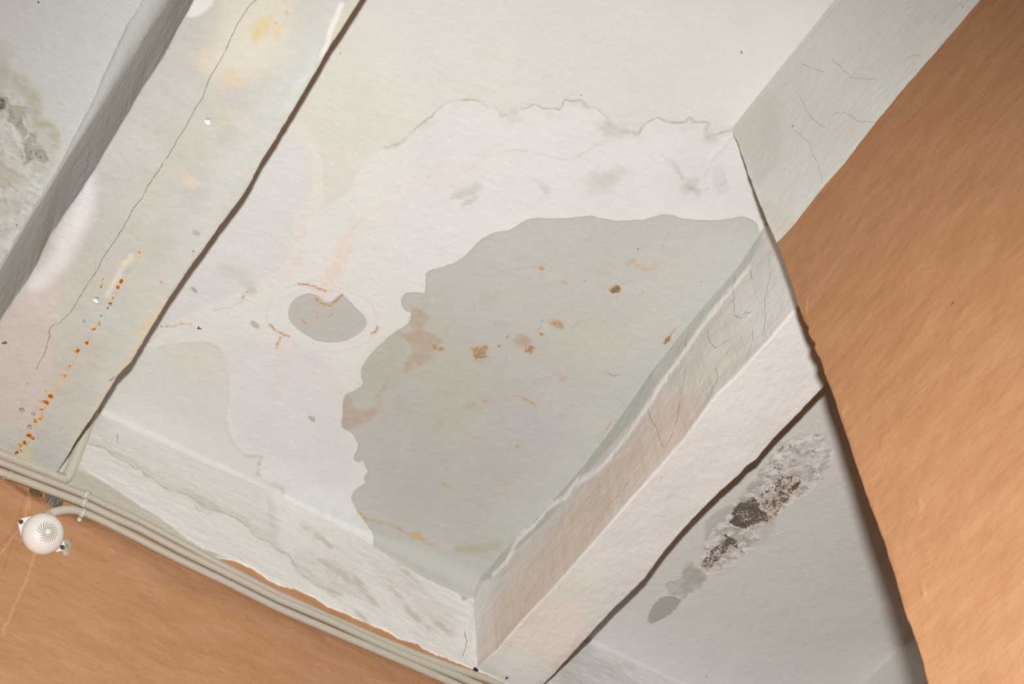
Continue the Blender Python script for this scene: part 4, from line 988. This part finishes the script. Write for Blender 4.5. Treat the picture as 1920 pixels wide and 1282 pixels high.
# ---- round white siren
def siren():
    base = on_y(80.5, 1001, YW - .026)
    base[2] += 0
    v = np.array([0, 0, CAM_Z]) - base; v /= np.linalg.norm(v)
    e = R @ np.array([.90, .42, 0]); e -= v * (e @ v); e /= np.linalg.norm(e)
    ax = v * math.cos(math.radians(21)) + e * math.sin(math.radians(21)); ax /= np.linalg.norm(ax)
    # local X runs from one fixing lug to the other
    lx = (R @ np.array([77, -34, 0.0])); lx -= ax * (lx @ ax); lx /= np.linalg.norm(lx)
    ly = np.cross(ax, lx)
    root = empty('wall_siren', tuple(base))
    root.rotation_euler = Matrix((Vector(lx), Vector(ly), Vector(ax))).transposed().to_euler()
    tag(root, 'round white domed siren with a swirl of slots, screwed to the orange wall', 'siren')
    RR = .0365
    def lathe(name, prof, mat, seg=64):
        bm = bmesh.new(); rows = []
        for r, z in prof:
            if r < 1e-6: rows.append([bm.verts.new((0, 0, z))])
            else: rows.append([bm.verts.new((r * math.cos(2 * math.pi * k / seg), r * math.sin(2 * math.pi * k / seg), z)) for k in range(seg)])
        for A_, B_ in zip(rows[:-1], rows[1:]):
            for k in range(seg):
                if len(A_) == 1: bm.faces.new((A_[0], B_[k], B_[(k + 1) % seg]))
                elif len(B_) == 1: bm.faces.new((A_[k], B_[0], A_[(k + 1) % seg]))
                else: bm.faces.new((A_[k], B_[k], B_[(k + 1) % seg], A_[(k + 1) % seg]))
        bmesh.ops.recalc_face_normals(bm, faces=bm.faces[:])
        me = bpy.data.meshes.new(name); bm.to_mesh(me); bm.free()
        return link(name, me, mat, root)
    hd = .026
    prof = [(0, hd)] + [(RR * math.sin(t), hd * math.cos(t)) for t in np.linspace(.06, math.pi / 2, 22)] + [(RR, -.004), (RR - .001, -.0055), (RR - .003, -.006), (0, -.006)]
    lathe('dome', prof, M_WPLAST)
    # body reaching back to the wall
    lathe('back_box', [(0, -.006), (.028, -.006), (.027, -.030), (.0, -.030)], M_WPLAST, 40)
    # base plate: rhombic with two lugs
    bm = bmesh.new()
    out = []
    for k in range(48):
        t = 2 * math.pi * k / 48
        out.append((.0355 * math.cos(t), .0355 * math.sin(t)))
    hull = [(x, y) for x, y in out if abs(x) < .022] 
    pts = sorted(hull + [(-.0465, .003), (-.0465, -.003), (-.044, .006), (-.044, -.006), (.0465, .003), (.0465, -.003), (.044, .006), (.044, -.006)], key=lambda p: math.atan2(p[1], p[0]))
    lo = [bm.verts.new((x, y, -.010)) for x, y in pts]; hi = [bm.verts.new((x, y, -.0062)) for x, y in pts]
    bm.faces.new(lo[::-1]); bm.faces.new(hi)
    for k in range(len(pts)): bm.faces.new((lo[k], lo[(k + 1) % len(pts)], hi[(k + 1) % len(pts)], hi[k]))
    me = bpy.data.meshes.new('base_plate'); bm.to_mesh(me); bm.free(); link('base_plate', me, M_WPLAST, root, False)
    # screws
    for sx in (-1, 1):
        bm = bmesh.new()
        bmesh.ops.create_cone(bm, cap_ends=True, segments=24, radius1=.0043, radius2=.0036, depth=.0022, matrix=Matrix.Translation((sx * .0425, 0, -.0048)))
        box_bm(bm, Vector((sx * .0425, 0, -.0038)), (.0052, .0008, .0008)); box_bm(bm, Vector((sx * .0425, 0, -.0038)), (.0008, .0052, .0008))
        me = bpy.data.meshes.new('screw'); bm.to_mesh(me); bm.free(); link('screw', me, M_SCREW, root, False)
    # swirl of slots following the dome
    for k in range(17):
        bm = bmesh.new(); prev = None
        for j in range(9):
            u = j / 8; r = .0042 + .0150 * u; t0 = 2 * math.pi * k / 17 - 1.0 * u
            w = .00062 * (1 - (2 * u - 1) ** 4 * .7)
            q2 = []
            for s in (-1, 1):
                tt = t0 + s * w / r * .8; rr = r + s * w * .35
                x, y = rr * math.cos(tt), rr * math.sin(tt)
                z = hd * math.sqrt(max(0, 1 - (rr / RR) ** 2))
                q2 += [bm.verts.new((x, y, z + .00012)), bm.verts.new((x, y, z - .0006))]
            if prev:
                a_, b_, c_, d_ = prev; e_, f_, g_, h_ = q2
                for fc in ((a_, e_, g_, c_), (b_, d_, h_, f_), (a_, b_, f_, e_), (c_, g_, h_, d_)): bm.faces.new(fc)
            prev = q2
        bmesh.ops.recalc_face_normals(bm, faces=bm.faces[:])
        me = bpy.data.meshes.new('vent_slot'); bm.to_mesh(me); bm.free(); link('vent_slot', me, M_SLOT, root, False)
    return root
siren()

def lump(name, outline, depth, mat, label, cat, back=.002, seed=1, rough=.35, plane=.004):
    """irregular clod standing on the far wall, outline given on the wall plane"""
    P = np.array([on_y(x, y, YW - plane) for x, y in outline]); c = P.mean(0)
    bm = bmesh.new(); rg = np.random.RandomState(seed); rings = []
    n = len(P) * 3
    t = np.linspace(0, len(P), n, endpoint=False)
    Q = np.stack([np.interp(t, np.arange(len(P) + 1), np.append(P[:, k], P[0, k])) for k in range(3)], 1)
    for f, h in ((1.02, -.004), (1.0, .25), (.86, .62), (.62, .9), (.34, 1.0)):
        row = []
        for k in range(n):
            p = c + (Q[k] - c) * f * (1 + .07 * rg.randn() * (f < 1))
            y = YW + (back if h < 0 else -depth * h * (1 + rough * rg.randn() * .5)) 
            row.append(bm.verts.new((p[0] - c[0], y - c[1], p[2] - c[2])))
        rings.append(row)
    for A_, B_ in zip(rings[:-1], rings[1:]):
        for k in range(n): bm.faces.new((A_[k], B_[k], B_[(k + 1) % n], A_[(k + 1) % n]))
    m = bm.verts.new((0, YW - depth - c[1], 0))
    for k in range(n): bm.faces.new((rings[-1][k], m, rings[-1][(k + 1) % n]))
    bmesh.ops.recalc_face_normals(bm, faces=bm.faces[:])
    me = bpy.data.meshes.new(name); bm.to_mesh(me); bm.free()
    o = link(name, me, mat, smooth=False); o.location = tuple(c)
    return tag(o, label, cat)
lump('plaster_lump', [(118,1012),(124,1006),(131,1008),(137,1011),(134,1016),(131,1022),(134,1030),(131,1037),(126,1039),(120,1036),(117,1030),(121,1022)], .018, M_LUMP, 'ragged pale plaster lump beside the right screw of the siren', 'plaster lump', seed=3, plane=.014)
lump('mortar_lump', [(86,926),(100,926),(118,936),(118,944),(110,948),(100,953),(96,954),(90,944)], .013, M_MORTAR, 'rough grey mortar lump between the conduits and the siren', 'mortar lump', seed=5)
lump('recess_patch', [(57,914),(70,918),(82,926),(78,930),(70,931),(59,928),(55,920)], .006, M_RECESS, 'dark brown patch standing in for the shaded hole under the conduit bundle left of the mortar', 'recess patch', seed=6, rough=.1)  # low brown clod in place of a shaded hole, its darkness is in the colour

# ---- water drops
def drop(P, r, ln, normal, label):
    """a hanging drop: flat top on the surface, round belly below"""
    bm = bmesh.new(); seg = 24; rows = []
    prof = [(.80, .12), (.86, .0), (.98, -.35 * ln), (1.0, -.6 * ln), (.92, -.95 * ln), (.72, -1.25 * ln), (.40, -1.45 * ln), (.14, -1.52 * ln)]
    for rr, z in prof:
        rows.append([bm.verts.new((r * rr * math.cos(2 * math.pi * k / seg), r * rr * math.sin(2 * math.pi * k / seg), r * z)) for k in range(seg)])
    bm.faces.new(rows[0])
    for A_, B_ in zip(rows[:-1], rows[1:]):
        for k in range(seg): bm.faces.new((A_[k], B_[k], B_[(k + 1) % seg], A_[(k + 1) % seg]))
    m = bm.verts.new((0, 0, -1.54 * ln * r))
    for k in range(seg): bm.faces.new((rows[-1][k], m, rows[-1][(k + 1) % seg]))
    bmesh.ops.recalc_face_normals(bm, faces=bm.faces[:])
    me = bpy.data.meshes.new('water_drop'); bm.to_mesh(me); bm.free()
    o = link('water_drop', me, M_WATER); o.location = tuple(P)
    return tag(o, label, 'water drop', 'water drops hanging from the damp plaster')
DR = [(391,226,.0052,1.3,'clear water drop hanging from the wide beam near its yellowish upper end'),
      (181,560,.0050,1.5,'bright water drop hanging beside the hairline crack, nearest the row of rust spots'),
      (158,601,.0032,.5,'faint flat water drop just below the bright hanging drop'),
      (41,768,.0050,.5,'leftmost of three flat water drops near the rusty end of the wide beam'),
      (62,775,.0042,.6,'flat water drop touching the rust line, right of its twin'),
      (55,799,.0042,.5,'lowest flat water drop, just above the biggest rust spot'),
      (363,471,.0022,.6,'tiny water drop at the right edge of the wide beam')]
for px, py, r, ln, lb in DR:
    drop(on_z(px, py, ZB - .0005), r, ln, None, lb)
for px, py, lb in ((7, 898, 'tiny bright water drop under the conduit bundle, nearest the left edge'), (14, 900, 'tiny bright water drop under the conduit bundle, right of its twin')):
    P = on_y(px, py - 3, YW - .021); drop(P, .0026, 1.0, None, lb)

# ---- small things: dead insects and a wire stub
def insect(P, s, label, wall=False, ang=0.0):
    root = empty('dead_insect', tuple(P))
    bm = bmesh.new()
    bmesh.ops.create_uvsphere(bm, u_segments=12, v_segments=8, radius=1, matrix=Matrix.Translation((0, 0, -.28 * s)) @ Matrix.Diagonal((s, .3 * s, .3 * s, 1)))
    bmesh.ops.create_uvsphere(bm, u_segments=10, v_segments=6, radius=1, matrix=Matrix.Translation((s * 1.05, 0, -.26 * s)) @ Matrix.Diagonal((.3 * s, .28 * s, .26 * s, 1)))
    me = bpy.data.meshes.new('body'); bm.to_mesh(me); bm.free(); link('body', me, M_BUG, root)
    for sgn in (-1, 1):
        bm = bmesh.new()
        v = [bm.verts.new(p) for p in ((.2 * s, .1 * sgn * s, -.3 * s), (-.5 * s, .9 * sgn * s, -.12 * s), (-1.3 * s, .75 * sgn * s, -.1 * s), (-.5 * s, .15 * sgn * s, -.3 * s))]
        v2 = [bm.verts.new(q.co + Vector((0, 0, -.05 * s))) for q in v]
        bm.faces.new(v); bm.faces.new(v2[::-1])
        for k in range(4): bm.faces.new((v[k], v[(k + 1) % 4], v2[(k + 1) % 4], v2[k]))
        me = bpy.data.meshes.new('wing'); bm.to_mesh(me); bm.free(); link('wing', me, M_BUG, root, False)
    root.rotation_euler = (0, 0, ang)
    return tag(root, label, 'insect')
insect(on_z(374, 615, H - .0018), .0036, 'small dead gnat on the whitewashed ceiling beside the wide beam', ang=-.2)
insect(on_z(1380, 1024, H - .0018), .0042, 'small dark moth on the mould patch in the right-hand bay', ang=.4)
insect(on_z(951, 1270, ZB - .0018), .0032, 'small dead mosquito on the underside of the narrow beam at its far end', ang=1.0)
# bent nail in the side of the narrow beam
def nail():
    P = on_x(1411, 531, 1.2035)
    root = empty('bent_nail', tuple(P))
    def tube(name, pts, r, mat):
        bm = bmesh.new(); seg = 8; rows = []
        for j, p in enumerate(pts):
            p = Vector(p); q = Vector(pts[min(j + 1, len(pts) - 1)]) - Vector(pts[max(j - 1, 0)])
            m = q.to_track_quat('Z', 'Y').to_matrix()
            rows.append([bm.verts.new(p + m @ Vector((r * math.cos(2 * math.pi * k / seg), r * math.sin(2 * math.pi * k / seg), 0))) for k in range(seg)])
        for A_, B_ in zip(rows[:-1], rows[1:]):
            for k in range(seg): bm.faces.new((A_[k], A_[(k + 1) % seg], B_[(k + 1) % seg], B_[k]))
        bm.faces.new(rows[0][::-1]); bm.faces.new(rows[-1])
        bmesh.ops.recalc_face_normals(bm, faces=bm.faces[:])
        me = bpy.data.meshes.new(name); bm.to_mesh(me); bm.free(); return link(name, me, mat, root)
    tube('shank', [(.004, 0, 0), (-.006, 0, .0), (-.010, .003, -.001), (-.011, .007, -.003)], .0010, M_SCREW)
    bm = bmesh.new(); bmesh.ops.create_cone(bm, cap_ends=True, segments=14, radius1=.0055, radius2=.002, depth=.004, matrix=Matrix.Translation((-.0012, -.001, .001)) @ Matrix.Rotation(-math.pi / 2, 4, 'Y'))
    me = bpy.data.meshes.new('plaster_collar'); bm.to_mesh(me); bm.free(); link('plaster_collar', me, M_LUMP, root)
    tag(root, 'bent dark nail stub sticking out of the cracked side of the narrow beam', 'nail')
nail()
def plug():
    P = on_y(892, 1255, YW - .008)
    bm = bmesh.new(); box_bm(bm, Vector((0, 0, 0)), (.010, .006, .0055), Matrix.Rotation(.35, 3, 'Y')); bmesh.ops.bevel(bm, geom=bm.edges[:], offset=.0008, segments=2, affect='EDGES')
    me = bpy.data.meshes.new('wall_plug'); bm.to_mesh(me); bm.free(); o = link('wall_plug', me, M_BUG, smooth=False); o.location = tuple(P)
    tag(o, 'small black plug where the narrow beam meets the conduits', 'plug')
plug()
